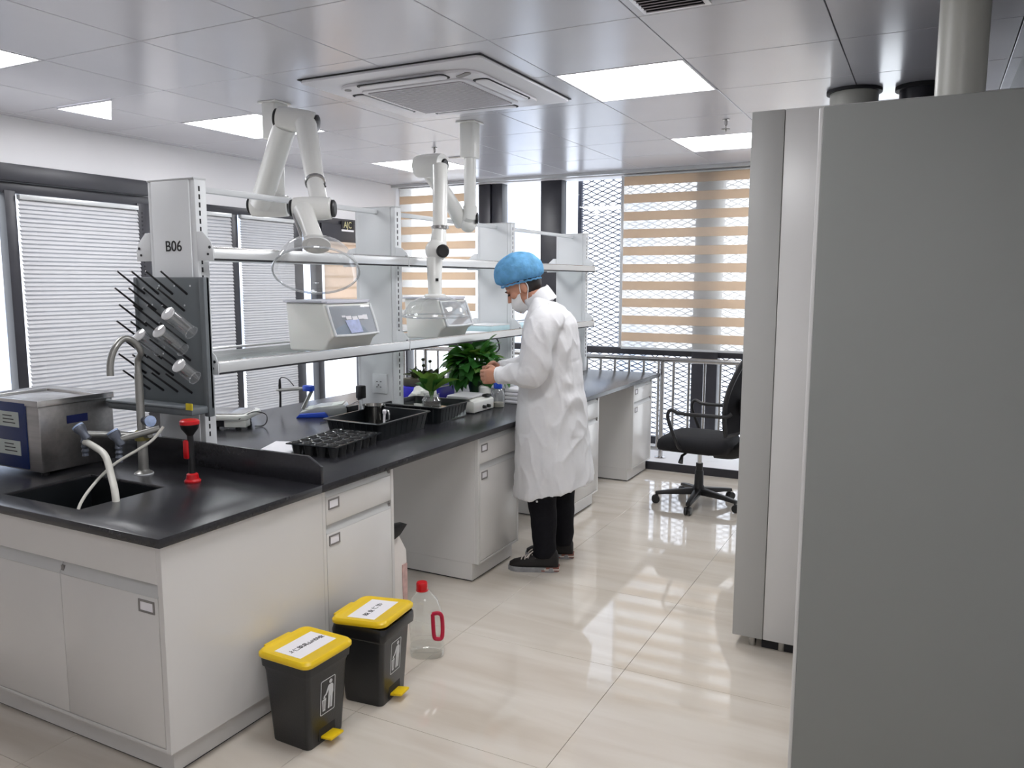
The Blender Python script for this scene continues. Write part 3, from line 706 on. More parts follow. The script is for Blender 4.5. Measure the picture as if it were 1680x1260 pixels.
valve(ka, (-.62, -.2, .75)); valve(kb, (-.5, -.2, .8)); valve(P(240, 690, y=FY), (.95, -.25, .05))
for i, kk in enumerate((ka, kb)):
    nz = MB(); rad = [.012, .012, .014, .010, .014, .010, .014, .010, .012]
    for q in range(len(rad)-1): nz.cyl((kk.x, kk.y, kk.z-.012-q*.009), (kk.x, kk.y, kk.z-.012-(q+1)*.009), rad[q], rad[q+1], 12)
    nz.build('hose_barb', mat_valve, fc)
h1 = [ka+Vector((0, 0, -.03)), P(150, 730, y=.35), P(172, 747, y=.32), P(183, 783, y=.27), P(190, 818, y=.22), P(193, 850, y=.19)]
h1[-1].z = .66
tag(MB().tube(spline(h1, 8), .0125, 12).build('rubber_hose', hose_mat, None, origin=h1[0]), 'thick milky hose hanging from the faucet into the sink', 'hose', 'sink hoses')
h2 = [P(268, 700, y=.51), P(250, 722, y=.47), P(228, 737, y=.43), P(190, 760, y=.36), P(158, 790, y=.28), P(130, 831, y=.14), P(124, 850, y=.12)]
h2[-1].z = .70
tag(MB().tube(spline(h2, 8), .0055, 10).build('thin_hose', hose_mat, None, origin=h2[0]), 'thin milky hose looping from the faucet into the sink', 'hose', 'sink hoses')

# ---- eyewash
ew = thing('eyewash_sprayer', 'red and black handheld eyewash sprayer standing by the sink', 'eyewash', (-.472, FY, CT))
MB().lathe([(.030, 0), (.031, .005), (.024, .012), (.021, .030), (.015, .034)], (-.472, FY, CT), n=20).build('base', red, ew)
MB().tube([(-.472, FY, CT+.03), (-.472, FY, CT+.10), (-.474, FY, CT+.18)], [.013, .011, .012], 14).build('stem', black_plastic, ew)
MB().obox((-.484, FY-.010, CT+.125), (.012, 0, 0), (0, .010, 0), (0, 0, .036)).build('lever', red, ew, bev=.006)
MB().lathe([(.010, .175), (.016, .185), (.031, .205), (.035, .222)], (-.474, FY, CT), n=22).build('bowl', black_plastic, ew)
MB().lathe([(.036, .222), (.036, .234), (.030, .239)], (-.474, FY, CT), n=22).build('dust_cap', red, ew)

# ---- balance behind the splash board
bl = thing('platform_scale', 'white flat platform scale behind the splash board', 'scale', (-1.26, 1.42, CT))
c0 = Vector((-1.27, 1.45, 0)); 
rot = Matrix.Rotation(.45, 4, 'Z'); M_ = Matrix.Translation(c0) @ rot
def put(mb, M): mb.v = [M @ v for v in mb.v]; return mb
put(MB().prism(rrect(.30, .26, .04), (0, 0, CT+.050), (1, 0, 0), (0, 1, 0), (0, 0, .028)), M_).build('platform', pp_white, bl, bev=.008)
put(MB().prism(rrect(.25, .21, .03), (0, 0, CT+.0785), (1, 0, 0), (0, 1, 0), (0, 0, .004)), M_).build('weighing_pan', steel, bl, bev=.001)
put(MB().box(-.10, .10, -.09, .09, CT+.012, CT+.05), M_).build('underbody', dark_gap, bl, bev=.004)
put(MB().box(.03, .145, -.115, -.05, CT+.014, CT+.05), M_).build('control_box', pp_white, bl, bev=.005)
for x, y in ((-.09, -.08), (.09, -.08), (.09, .08), (-.09, .08)): put(MB().cyl((x, y, CT), (x, y, CT+.013), .014, n=12), M_).build('foot', black_plastic, bl)
cable = [P(392, 688, z=.86), P(415, 676, z=.885), P(435, 679, z=.87), P(438, 690, z=.84), P(432, 698, z=.806), P(418, 699, z=.806)]
MB().tube(spline(cable, 8), .003, 8).build('cable', black_plastic, bl)

# ---- pH meter
ph = thing('ph_meter', 'silver and blue pH meter with electrode arm', 'pH meter', (-1.08, 1.95, CT))
YP = 1.95
pA = P(482, 682, z=CT); pB = P(556, 668, z=CT)
f1 = Vector((-1.16, 1.90, 0)); f2 = Vector((-.93, 2.05, 0)); dv = (f2-f1).normalized(); nv = Vector((-dv.y, dv.x, 0))
body = MB(); prof = [(-.01, 0), (.25, 0), (.26, .03), (.245, .062), (.10, .052), (.0, .022)]
body.prism(prof, f1+nv*-.07+Vector((0, 0, CT+.006)), dv, (0, 0, 1), nv*.15); body.build('body', mat('silver_plastic', srgb(176, 180, 178), .3, .3, var=.04), ph, bev=.006)
MB().prism([(.03, .034), (.235, .0635), (.235, .066), (.03, .0365)], f1+nv*-.055+Vector((0, 0, CT+.006)), dv, (0, 0, 1), nv*.12).build('keypad', mat('pale_keypad', srgb(206, 214, 204), .35, var=.05), ph)
MB().prism([(-.02, 0), (.16, 0), (.14, .028), (0, .020)], f1+nv*-.095+Vector((0, 0, CT)), dv, (0, 0, 1), nv*.03).build('blue_base', blue, ph, bev=.004)
MB().box(f2.x-.02, f2.x+.025, f2.y-.05, f2.y+.04, CT+.012, CT+.055).build('connector_block', black_plastic, ph, bev=.004)
e0 = P(497, 670, y=1.93); e1 = P(511, 642, y=1.93); e2 = P(503, 637, y=1.93); e3 = P(458, 640, y=1.93)
MB().tube([e0, e1], .011, 10).build('lower_arm', gal, ph)
MB().obox(P(506, 637, y=1.93), (.032, 0, 0), (0, .018, 0), (0, 0, .017)).build('arm_joint', blue, ph, bev=.007)
MB().tube([e2, e3], .010, 10).build('upper_arm', gal, ph)
MB().ell(e3, .022, .016, .007, 12, 8).build('electrode_clip', gal, ph)
t1 = P(459, 622, y=1.93); t2 = P(460, 668, y=1.93)
MB().tube([t1, P(459, 633, y=1.93), P(460, 650, y=1.93), t2], [.006, .009, .006, .007], 10).build('electrode', black_plastic, ph)
MB().tube(spline([t1, P(463, 619, y=1.93), P(472, 622, y=1.93), P(482, 633, y=1.93)], 6), .003, 8).build('electrode_cable', black_plastic, ph)
lead = [P(560, 672, z=.81), P(575, 664, z=.806), P(585, 659, z=.806), P(592, 656, z=.806)]
MB().tube(spline(lead, 6), .003, 6).build('power_cable', black_plastic, ph)
cb = [P(525, 694, z=.804), P(540, 690, z=.804), P(556, 683, z=.81)]
MB().tube(spline(cb, 6), .002, 6).build('sensor_cable', black_plastic, ph)

# ---- paper and seed tray
sp = MB().obox((-.62, 1.17, CT+.0015), (.075, .03, 0), (-.05, .12, 0), (0, 0, .0012)).build('paper_sheet', paper, None, origin=(-.62, 1.17, CT))
tag(sp, 'white paper sheet left of the black seedling tray', 'paper')
st = thing('seedling_tray', 'black seedling tray with rows of small cells', 'seedling tray', (-.385, 1.265, CT), rz=.10)
cell = MB(); n = 14
def ringc(r, z, k=n): return [Vector((r*math.cos(2*math.pi*i/k), r*math.sin(2*math.pi*i/k), z)) for i in range(k)]
cell.loft([ringc(.018, 0), ringc(.0265, .050), ringc(.030, .052), ringc(.030, .054), ringc(.0245, .052), ringc(.019, .030)], True, False)
cme = cell.mesh('cell'); cme.materials.append(mat('glossy_black_cell', (.035, .036, .037), .14, spec=.6, var=.2))
sme = MB().lathe([(.0195, .030), (.014, .034), (.004, .036)], n=12).mesh('soil_plug'); sme.materials.append(soil)
for i in range(4):
    for j in range(6):
        q = inst(cme, 'cell', st, (-.095+i*.0625, -.158+j*.0625, 0)); inst(sme, 'soil_plug', q, (0, 0, 0))
fr = MB()
for k in range(5): fr.box(-.13+k*.0625, -.122+k*.0625, -.192, .188, .048, .053)
for k in range(7): fr.box(-.13, .128, -.193+k*.0625, -.187+k*.0625, .048, .0525)
fr.build('tray_grid', black_tray, st, local=True)

# ---- deep black trays
def deep_tray(corners, h, label, name='deep_tray'):
    """corners: four bottom points (world xy), flared walls"""
    c = Vector((sum(p[0] for p in corners)/4, sum(p[1] for p in corners)/4, 0))
    t = thing(name, label, 'tray', (c.x, c.y, CT), group='deep black trays')
    def rect(k, z, r=.02):
        out = []
        for i in range(4):
            p = Vector((*corners[i], 0)); pr = Vector((*corners[i-1], 0)); nx = Vector((*corners[(i+1) % 4], 0))
            p2 = c+(p-c)*k; a = (pr-p).normalized(); b = (nx-p).normalized()
            for s in range(5):
                u = s/4; q = p2+a*r*(1-u)**2+b*r*u**2; out.append(Vector((q.x, q.y, CT+z)))
        return out
    m = MB(); m.loft([rect(1, 0), rect(1.05, h*.5), rect(1.09, h-.006), rect(1.15, h-.006), rect(1.16, h-.003), rect(1.15, h), rect(1.075, h), rect(1.03, h*.5), rect(.97, .006)], True, True)
    m.build('tray_shell', black_tray, t, ang=50)
    ribs = MB()
    for (i, j) in ((1, 2), (0, 1)):
        p = Vector((*corners[i], 0)); q = Vector((*corners[j], 0))
        for s in range(1, 9):
            b0 = p.lerp(q, s/9); d = (b0-c); nrm = Vector((q.y-p.y, p.x-q.x, 0)).normalized()
            if nrm.dot(d) < 0: nrm = -nrm
            ribs.tube([c+(b0-c)*1.002+Vector((0, 0, CT+.01)), c+(b0-c)*1.078+Vector((0, 0, CT+h-.012))], .004, 6)
    ribs.build('rib_row', black_tray, t)['kind'] = 'stuff'
    return t, rect
TB1 = [(-.62, 1.50), (-.315, 1.495), (-.325, 1.90), (-.63, 1.905)]
deep_tray(TB1, .088, 'nearer of the two deep black trays on the worktop')
TB2 = [(-.66, 2.03), (-.315, 2.02), (-.325, 2.31), (-.665, 2.32)]
deep_tray(TB2, .092, 'farther deep black tray, the one holding water below the potted plant')
wt = MB().add([(-.66, 2.03, CT+.05), (-.305, 2.02, CT+.05), (-.315, 2.31, CT+.05), (-.665, 2.32, CT+.05)], [(0, 1, 2, 3)]); V0 = list(wt.v)
wt = MB().box(-.655, -.318, 2.035, 2.305, CT+.008, CT+.070)
tag(wt.build('tray_water', water, None, origin=(-.49, 2.17, CT+.008)), 'greenish water standing in the farther black tray', 'water')
cu = thing('metal_cup', 'dark glossy metal cup standing in the nearer black tray', 'cup', (-.575, 1.80, CT+.006))
MB().lathe([(.046, 0), (.055, .105), (.060, .112), (.053, .112), (.048, .09)], (-.575, 1.80, CT+.006), n=26, caps=(True, True)).build('cup_wall', mat('dark_chrome', (.28, .27, .25), .12, 1., var=.1), cu)
MB().tube(spline([(-.517, 1.80, CT+.095), (-.485, 1.80, CT+.09), (-.480, 1.80, CT+.05), (-.522, 1.80, CT+.035)], 6), .005, 8).build('handle', chrome, cu)
sw = thing('white_swab', 'white stick standing in front of the metal cup in the tray', 'stick', (-.47, 1.74, CT+.006))
MB().tube([(-.47, 1.74, CT+.006), (-.468, 1.745, CT+.085)], .006, 8).build('stick_shaft', paper, sw)
MB().lathe([(.006, .0), (.010, .008), (.010, .02), (.004, .026)], (-.468, 1.745, CT+.082), n=10).build('stick_tip', paper, sw)

# ---- plants
def leaf_mesh(name, L, W, m, curl=.25, lobes=0, fold=.15):
    mb = MB(); n = 8; rows = []
    for i in range(n+1):
        u = i/n; w_ = W*math.sin(math.pi*min(1, u**.8*.98+.02))**.8*(1-.15*u)
        if lobes: w_ *= 1+.28*math.cos(lobes*2*math.pi*u)
        z = -curl*L*u*u+.06*L*math.sin(u*3); x = L*u
        rows.append([Vector((x, -w_, z+fold*w_)), Vector((x, -w_*.5, z+fold*.35*w_)), Vector((x, 0, z)), Vector((x, w_*.5, z+fold*.35*w_)), Vector((x, w_, z+fold*w_))])
    mb.loft(rows, False, False, closed=False); me = mb.mesh(name, ang=80); me.materials.append(m); return me
def place_leaf(me, par, base, direction, roll=0., s=1., name='leaf'):
    d = Vector(direction).normalized(); q = d.to_track_quat('X', 'Z'); o = bpy.data.objects.new(name, me); COL.objects.link(o)
    o.parent = par; o.rotation_mode = 'QUATERNION'; o.rotation_quaternion = q @ Matrix.Rotation(roll, 3, 'X').to_quaternion(); o.location = Vector(base)-wmat(par).to_translation(); o.scale = (s, s, s); return o
# rosette plant in a glass jar, in the far tray
rp = thing('rosette_plant', 'young broad-leaved plant in a small glass jar standing in the tray', 'plant', (-.475, 2.195, CT+.008))
jc = Vector((-.475, 2.195, CT+.008))
MB().lathe([(.048, 0), (.055, .01), (.055, .090), (.042, .108), (.042, .122), (.046, .126)], jc, n=24, caps=(True, False)).build('jar', lab_glass, rp)
MB().lathe([(.035, .006), (.047, .012), (.047, .072), (.03, .085)], jc, n=20).build('root_ball', soil, rp)
lm = [leaf_mesh('leaf', .17, .048, leaf_mat2, .10, fold=.55), leaf_mesh('leaf', .14, .040, leaf_mat, .25, fold=.4)]
for k in range(11):
    a = k*2.4+.3; el = .95 if k % 3 else .55
    MB().tube([jc+Vector((0, 0, .085)), jc+Vector((math.cos(a)*.012, math.sin(a)*.012, .140))], .0045, 6).build('stalk', stem_mat, rp)
    place_leaf(lm[k % 2], rp, jc+Vector((math.cos(a)*.012, math.sin(a)*.012, .135)), (math.cos(a)*math.cos(el), math.sin(a)*math.cos(el), math.sin(el)), random.uniform(-.4, .4), random.uniform(.85, 1.15))
# bushy plant in a green vase
bp_ = thing('bushy_plant', 'bushy dark green leafy plant in a green vase in front of the person', 'plant', (-.545, 2.86, CT))
vc = Vector((-.545, 2.86, CT))
MB().lathe([(.048, 0), (.056, .02), (.074, .11), (.084, .150), (.079, .152), (.066, .11)], vc, n=26).build('vase', mat('green_vase', srgb(58, 92, 62), .35, var=.15), bp_)
lb = [leaf_mesh('leaf', .125, .060, leaf_mat, .35, lobes=0, fold=.2), leaf_mesh('leaf', .115, .054, leaf_mat, .5, lobes=2, fold=.1), leaf_mesh('leaf', .10, .038, leaf_mat2, .3)]
R_ = random.Random(11)
for k in range(130):
    th = R_.uniform(0, 2*math.pi); ph_ = R_.uniform(-.75, 1.25); rr = R_.uniform(.07, .15)
    cpt = vc+Vector((-.01, -.01, .235)); dirv = Vector((math.cos(th)*math.cos(ph_), math.sin(th)*math.cos(ph_), math.sin(ph_)*.8))
    base = cpt+dirv*rr*Vector((1, 1, .6)).length/1.6
    base = cpt+Vector((dirv.x*rr*.95, dirv.y*rr*.95, dirv.z*rr*.72))
    MB().tube([vc+Vector((0, 0, .12)), (vc+Vector((0, 0, .12))).lerp(base, .6)+Vector((0, 0, .025)), base], .0028, 5).build('stalk', stem_mat, bp_) if k % 2 == 0 else None
    place_leaf(lb[(0, 1, 0, 1, 2)[k % 5]], bp_, base, dirv+Vector((0, 0, -.25)), R_.uniform(-.6, .6), R_.uniform(.75, 1.15))
place_leaf(lb[0], bp_, vc+Vector((.05, -.02, .30)), (.3, -.2, .9), .8, 1.3)
# succulent trough at the left, behind the second post
sv = thing('succulent_box', 'dark succulents growing in a low dark pot behind the second post', 'plant', (-.86, 2.70, CT))
sc_ = Vector((-.86, 2.70, CT))
MB().prism(rrect(.17, .26, .03), sc_+Vector((0, 0, .105)), (1, 0, 0), (0, 1, 0), (0, 0, .05)).build('pot', mat('dark_brown_pot', srgb(66, 62, 46), .6, var=.2), sv, bev=.006)
ls = leaf_mesh('leaf', .075, .022, leaf_dark, .2, fold=.3)
for k in range(26):
    a = R_.uniform(0, 6.28); e = R_.uniform(.2, 1.2); q = sc_+Vector((R_.uniform(-.06, .06), R_.uniform(-.10, .10), .15))
    place_leaf(ls, sv, q, (math.cos(a)*math.cos(e), math.sin(a)*math.cos(e), math.sin(e)), R_.uniform(-.5, .5), R_.uniform(.7, 1.3))
for (dx, dy, h) in ((-.02, .02, .16), (.03, -.05, .13), (.0, .07, .145)):
    q = sc_+Vector((dx, dy, .15)); MB().tube([q, q+Vector((.005, -.01, h*.6)), q+Vector((.012, -.02, h-.05))], .003, 6).build('flower_stalk', leaf_dark, sv)
    MB().ell(q+Vector((.013, -.021, h-.045)), .012, .012, .011, 10, 6).build('bud', leaf_dark, sv)
bb = thing('blue_box', 'ultramarine blue carton with white stripe under the succulents', 'box', (-.86, 2.70, CT))
MB().box(-.97, -.745, 2.54, 2.88, CT, CT+.104).build('carton', ultra, bb, bev=.003)
MB().box(-.7455, -.7435, 2.60, 2.63, CT+.01, CT+.10).box(-.7455, -.7435, 2.63, 2.85, CT+.092, CT+.10).build('stripe', paper, bb)
# crumpled white plastic bag
bgm = MB(); bgm.ell((-.70, 2.44, CT+.060), .085, .09, .066, 28, 16)
for v in bgm.v:
    n3 = noise.noise(v*18)*.026+noise.noise(v*45)*.012; d = (v-Vector((-.70, 2.44, CT+.060))).normalized(); v += d*n3; v.z = max(v.z, CT+.0005)
tag(bgm.build('plastic_bag', pp_white, None, ang=25, origin=(-.70, 2.44, CT)), 'crumpled white plastic bag beside the second rack post', 'bag')
# white foam panel behind
tag(MB().obox((-.80, 3.06, CT+.10), (.010, 0, 0), (0, .17, 0), (0, 0, .10)).build('foam_board', rack_mat, None, bev=.004, origin=(-.80, 3.06, CT)), 'upright white foam board behind the bushy plant', 'foam board')

# ---- stirrer
sr = thing('hotplate_stirrer', 'low white magnetic stirrer with two dark knobs beside the trays', 'stirrer', (-.42, 2.52, CT))
MB().prism([(0, 0), (.19, 0), (.19, .062), (.165, .072), (0, .085)], (-.51, 2.40, CT+.004), (1, 0, 0), (0, 0, 1), (0, .24, 0)).build('casing', pp_white, sr, bev=.006)
MB().prism(rrect(.15, .20, .02), (-.435, 2.50, CT+.082), (1, 0, 0), (0, 1, 0), (0, 0, .014)).build('top_plate', mat('pale_grey_plate', srgb(206, 206, 208), .3, var=.02), sr, bev=.003)
MB().box(-.36, -.325, 2.565, 2.62, CT+.078, CT+.092).build('dark_cap', black_plastic, sr, bev=.003)
for yy in (2.51, 2.56): MB().cyl((-.322, yy, CT+.028), (-.300, yy, CT+.028), .011, .009, 14).build('knob', black_plastic, sr)
for x, y in ((-.49, 2.42), (-.34, 2.42), (-.34, 2.62), (-.49, 2.62)): MB().cyl((x, y, CT), (x, y, CT+.006), .012, n=10).build('foot', black_plastic, sr)
# ---- reagent bottle with blue cap
fb = thing('reagent_bottle', 'clear glass reagent bottle with a blue screw cap beside the hand', 'bottle', (-.322, 2.695, CT)); q = Vector((-.322, 2.695, CT))
MB().lathe([(.036, 0), (.040, .004), (.040, .085), (.030, .108), (.019, .116), (.019, .128)], q, n=26, caps=(True, False)).build('glass_body', lab_glass, fb)
MB().lathe([(.037, .004), (.037, .030), (.005, .031)], q, n=22).build('contents', mat('pale_sand', srgb(150, 145, 130), .8, var=.2, scale=80), fb)
MB().lathe([(.026, .116), (.027, .120), (.027, .150), (.023, .154)], q, n=26).build('cap', blue, fb, bev=.001)
# ---- pump bottle
pb = thing('pump_bottle', 'white soap pump bottle behind the blue-capped bottle', 'bottle', (-.46, 2.775, CT)); q = Vector((-.46, 2.775, CT))
MB().lathe([(.036, 0), (.038, .006), (.038, .105), (.030, .115), (.013, .120), (.013, .135)], q, n=24).build('bottle_body', pp_white, pb)
MB().lathe([(.015, .128), (.015, .140), (.006, .142), (.006, .165)], q, n=16).build('collar', rack_mat, pb)
MB().tube(spline([q+Vector((.004, 0, .172)), q+Vector((-.02, -.008, .173)), q+Vector((-.045, -.018, .166)), q+Vector((-.062, -.024, .156))], 5), [.007]*11+[.006]*5, 8).build('spout', rack_mat, pb)
# ---- stack of white pads behind the bottle
wp = thing('white_pad_stack', 'stack of white pads on the worktop against the lab coat', 'stack', (-.26, 2.92, CT))
for k in range(4): MB().box(-.36, -.19, 2.85, 2.99, CT+k*.024, CT+.022+k*.024).build('pad', paper, wp, bev=.005)
# ---- black cable hanging below the shelf
kc = [P(815, 556, y=3.44), P(818, 562, y=3.44), P(819, 572, y=3.44), P(815, 577, y=3.44), P(808, 580, y=3.44)]
tag(MB().tube(spline(kc, 6), .005, 8).build('extension_lead', black_plastic, None, origin=kc[0]), 'short black cord hanging on the third rack post', 'cord')

# ================================================================== THINGS ON THE SHELF
def storage_box(x0, y0, w_, label):
    z0 = ZS1+.004
    t = thing('storage_box', label, 'storage box', (x0+.14, y0+w_/2, z0), group='white storage boxes on the lower shelf')
    prof = [(.02, 0), (.235, 0), (.262, .05), (.295, .072), (.238, .232), (0, .236)]
    m = MB()
    def ring(yy, k): return [Vector((x0+.14+(a-.14)*k, yy, z0+.004+b)) for a, b in prof]
    m.loft([ring(y0+.012, .985), ring(y0, 1), ring(y0+w_, 1), ring(y0+w_-.012, .985)][1:3])
    m.build('box_body', pp_white, t, bev=.012, seg=3)
    lid = MB().box(x0-.008, x0+.236, y0-.008, y0+w_+.008, z0+.238, z0+.250).build('lid', mat_lid, t, bev=.004)
    MB().box(x0+.215, x0+.246, y0+.02, y0+w_-.02, z0+.234, z0+.246).build('hinge_bar', mat_lid, lid, bev=.003)
    a = Vector((x0+.2445, 0, z0+.226)); b = Vector((x0+.297, 0, z0+.080)); d = (b-a); nrm = Vector((d.z*-1, 0, d.x)).normalized()*.004
    if nrm.x < 0: nrm = -nrm
    fr = MB()
    def bar(p, q, wd):
        fr.tube([p+nrm, q+nrm], wd, 8)
    Ya, Yb = y0+.014, y0+w_-.014
    A = Vector((a.x, Ya, a.z)); B = Vector((a.x, Yb, a.z)); C = Vector((b.x, Yb, b.z)); D = Vector((b.x, Ya, b.z))
    fr.tube(spline([A+nrm, D.lerp(A, .12)+nrm, D.lerp(C, .10)+nrm, C.lerp(D, .10)+nrm, C.lerp(B, .12)+nrm, B+nrm], 5), .0065, 8)
    fr.build('window_frame', rack_mat, t)
    MB().prism([(0.02, .04), (.98, .04), (.98, .97), (.02, .97)], A+nrm*.6, B-A, D-A, nrm*.5).build('window', window_plastic, t)
    return t, A, B, D, nrm
mat_lid = mat('cool_white_lid', srgb(206, 206, 216), .35, var=.02)
t, A, B, D, nrm = storage_box(-.828, 1.44, .36, 'white lidded storage box under the nearer extraction hood')
MB().prism([(.30, .52), (.62, .50), (.64, .93), (.36, .95)], A+nrm*1.3, B-A, D-A, nrm*.25).build('blue_label', mat('pale_blue_print', srgb(168, 178, 214), .4, var=.15, scale=40), t)
wl_ = MB()
for (u0, u1, v0, v1) in ((.25, .33, .36, .42), (.34, .46, .38, .50), (.48, .60, .40, .52), (.62, .74, .38, .50), (.74, .84, .36, .52)): wl_.prism([(u0, v0), (u1, v0), (u1, v1), (u0, v1)], A+nrm*1.3, B-A, D-A, nrm*.3)
wl_.build('white_label_text', paper, t)
storage_box(-.84, 2.46, .32, 'white lidded storage box behind the farther extraction hood')
pl_ = thing('pale_blue_carton', 'pale blue flat carton on the lower shelf left of the capped person', 'carton', (-.70, 3.24, ZS1))
MB().box(-.80, -.60, 3.12, 3.38, ZS1-.004, ZS1+.05).build('carton_body', lblue, pl_, bev=.003)
MB().box(-.80, -.60, 3.12, 3.38, ZS1+.0505, ZS1+.058).build('carton_lid', rack_mat, pl_, bev=.002)
tag(MB().box(-.79, -.62, 3.56, 4.1, ZS1-.004, ZS1+.035).build('pale_carton', lblue, None, bev=.003, origin=(-.7, 3.8, ZS1)), 'long pale carton on the lower shelf beyond the third post', 'carton')
for k, (yy) in enumerate((2.93,)):
    tag(MB().box(-.75, -.585, yy, yy+.15, ZS1-.004, ZS1+.018).build('paper_pad', paper, None, bev=.002, origin=(-.66, yy, ZS1)), 'white paper pad on the lower shelf before the pale blue carton', 'paper')

# ================================================================== EXTRACTION ARMS
def Pd(u, v, d): return CAM + (_fw + _r2*((u-840)/FPX) - _u2*((v-630)/FPX))*d
rh = Vector((_r.x, _r.y, 0)).normalized(); toward = Vector((-_fw.x, -_fw.y, 0)).normalized(); UP = Vector((0, 0, 1))
def joint(par, c, ax, ln, r, name='joint', knobs=(True, True), kr=.75):
    ax = Vector(ax).normalized(); c = Vector(c)
    j = MB().lathe([(r*.55, -ln/2), (r*.92, -ln/2+.012), (r, -ln/4), (r, ln/4), (r*.92, ln/2-.012), (r*.55, ln/2)], c, ax, 24).build(name, arm_white, par)
    for s, k in ((-1, knobs[0]), (1, knobs[1])):
        if k: MB().lathe([(r*kr, 0), (r*kr, .010), (r*kr*.8, .016)], c+ax*s*(ln/2-.006), ax*s, 20).build('knob', black_plastic, j)
    return j
def hood(par, apex, axis, R, h):
    prof = [(.05, 0), (.10*R/.2, h*.08), (.15*R/.2, h*.30), (.18*R/.2, h*.58), (R*.985, h*.9), (R, h)]
    d = MB().lathe(prof, apex, axis, 40, (False, False)).build('hood_dome', hood_glass, par)
    a = Vector(axis).normalized(); c = Vector(apex)+a*h; e = a.orthogonal().normalized(); f = a.cross(e)
    MB().tube([c+(e*math.cos(t_*math.pi/24)+f*math.sin(t_*math.pi/24))*R for t_ in range(49)], .0050, 8, caps=False).build('hood_rim', mat_rim, par)
    MB().lathe([(.052, -.012), (.062, -.004), (.062, .004)], apex, axis, 24).build('hood_collar', arm_white, par)
    return d
mat_rim = glassmat('acrylic_edge', (.85, .87, .88), .15, .8, haze=.3, hazecol=(.8, .82, .84))
# nearer arm
ea = thing('extraction_arm', 'folded white fume extraction arm nearest the viewer with tilted clear hood', 'extraction arm', (-1.33, 1.95, HC), group='ceiling extraction arms')
MB().box(-1.40, -1.27, 1.885, 2.015, HC-.010, HC-.0005).build('ceiling_plate', arm_white, ea, bev=.003)
MB().prism(rrect(.11, .11, .02), (-1.335, 1.95, HC-.20), (1, 0, 0), (0, 1, 0), (0, 0, .19)).build('mount_box', arm_white, ea, bev=.004)
MB().cyl((-1.335, 1.95, 2.0), (-1.335, 1.95, HC-.19), .042, n=20).build('column', arm_white, ea)
A1 = Pd(443, 338, 4.50); B1 = Pd(486, 198, 4.10); C1 = Pd(513, 342, 3.68); N1 = Pd(519, 402, 3.52)
MB().tube([(-1.335, 1.95, 2.03), A1], .042, 16).build('elbow', arm_white, ea)
joint(ea, A1, rh, .225, .062)
MB().tube([Pd(428, 335, 4.46), Pd(468, 205, 4.12)], [.058, .060], 20).build('lower_tube', arm_white, ea)
joint(ea, B1, rh+UP*-.15, .21, .060)
MB().tube([Pd(502, 205, 4.07), Pd(517, 297, 3.84)], [.055, .044], 20).build('upper_tube', arm_white, ea)
rg = MB().lathe([(.046, -.010), (.049, -.008), (.049, .008), (.046, .010)], Pd(517, 299, 3.835), Pd(517, 297, 3.84)-Pd(502, 205, 4.07), 24).build('clamp_ring', steel, ea)
MB().tube([Pd(530, 302, 3.80), Pd(534, 307, 3.80)], .006, 6).build('clamp_screw', black_plastic, rg)
MB().tube([Pd(517, 299, 3.835), Pd(525, 340, 3.70)], [.041, .042], 20).build('wrist_tube', arm_white, ea)
joint(ea, C1, rh, .190, .053, knobs=(True, True))
MB().tube([Pd(498, 345, 3.64), Pd(508, 372, 3.57), N1], [.046, .041, .043], 20).build('hood_neck', arm_white, ea)
MB().tube([Pd(481, 352, 3.6), Pd(494, 388, 3.5)], .006, 8).build('lever_rod', steel, ea)
hood(ea, N1, -UP*.84+toward*.52+rh*.10, .182, .135)
# farther arm
eb = thing('extraction_arm', 'farther white fume extraction arm with clear hood level above the shelf', 'extraction arm', (-.64, 2.92, HC), group='ceiling extraction arms')
MB().box(-.71, -.58, 2.855, 2.985, HC-.010, HC-.0005).build('ceiling_plate', arm_white, eb, bev=.003)
MB().prism(rrect(.10, .10, .02), (-.645, 2.92, HC-.22), (1, 0, 0), (0, 1, 0), (0, 0, .21)).build('mount_box', arm_white, eb, bev=.004)
MB().cyl((-.645, 2.92, 1.98), (-.645, 2.92, HC-.20), .038, n=20).build('column', arm_white, eb)
MB().cyl((-.80, 2.92, HC-.205), (-.66, 2.92, HC-.205), .006, n=8).build('stop_pin', steel, eb)
A2 = Pd(763, 366, 5.15); B2 = Pd(706, 272, 4.60); C2 = Pd(716, 411, 4.42); N2 = Pd(714, 486, 4.40)
MB().tube([(-.645, 2.92, 2.03), (-.645, 2.92, 1.97), A2+UP*.0], [.044, .046, .044], 18).build('elbow', arm_white, eb)
MB().ell(Pd(768, 366, 5.13), .055, .055, .06, 20, 12).build('elbow_joint', arm_white, eb)
MB().lathe([(.035, 0), (.035, .012), (.024, .016)], Pd(781, 358, 5.1), rh, 16).build('knob', black_plastic, eb)
MB().tube([Pd(758, 366, 5.15), Pd(738, 330, 5.02), Pd(698, 272, 4.72)], [.05, .046, .050], 18).build('lower_tube', arm_white, eb)
joint(eb, B2, rh*.85+toward*.5, .20, .066, knobs=(False, True), kr=.5)
MB().tube([Pd(722, 272, 4.52), Pd(722, 373, 4.45)], [.043, .040], 20).build('upper_tube', arm_white, eb)
MB().lathe([(.046, -.009), (.049, -.007), (.049, .007), (.046, .009)], Pd(722, 373, 4.45), UP, 24).build('clamp_ring', steel, eb)
MB().tube([Pd(721, 373, 4.45), Pd(719, 402, 4.43)], [.038, .046], 20).build('wrist_tube', arm_white, eb)
jt = MB().ell(C2, .062, .062, .062, 22, 14).build('ball_joint', arm_white, eb)
MB().lathe([(.036, 0), (.036, .012), (.028, .020)], Pd(726, 412, 4.366), toward+rh*.35, 20).build('knob', black_plastic, jt)
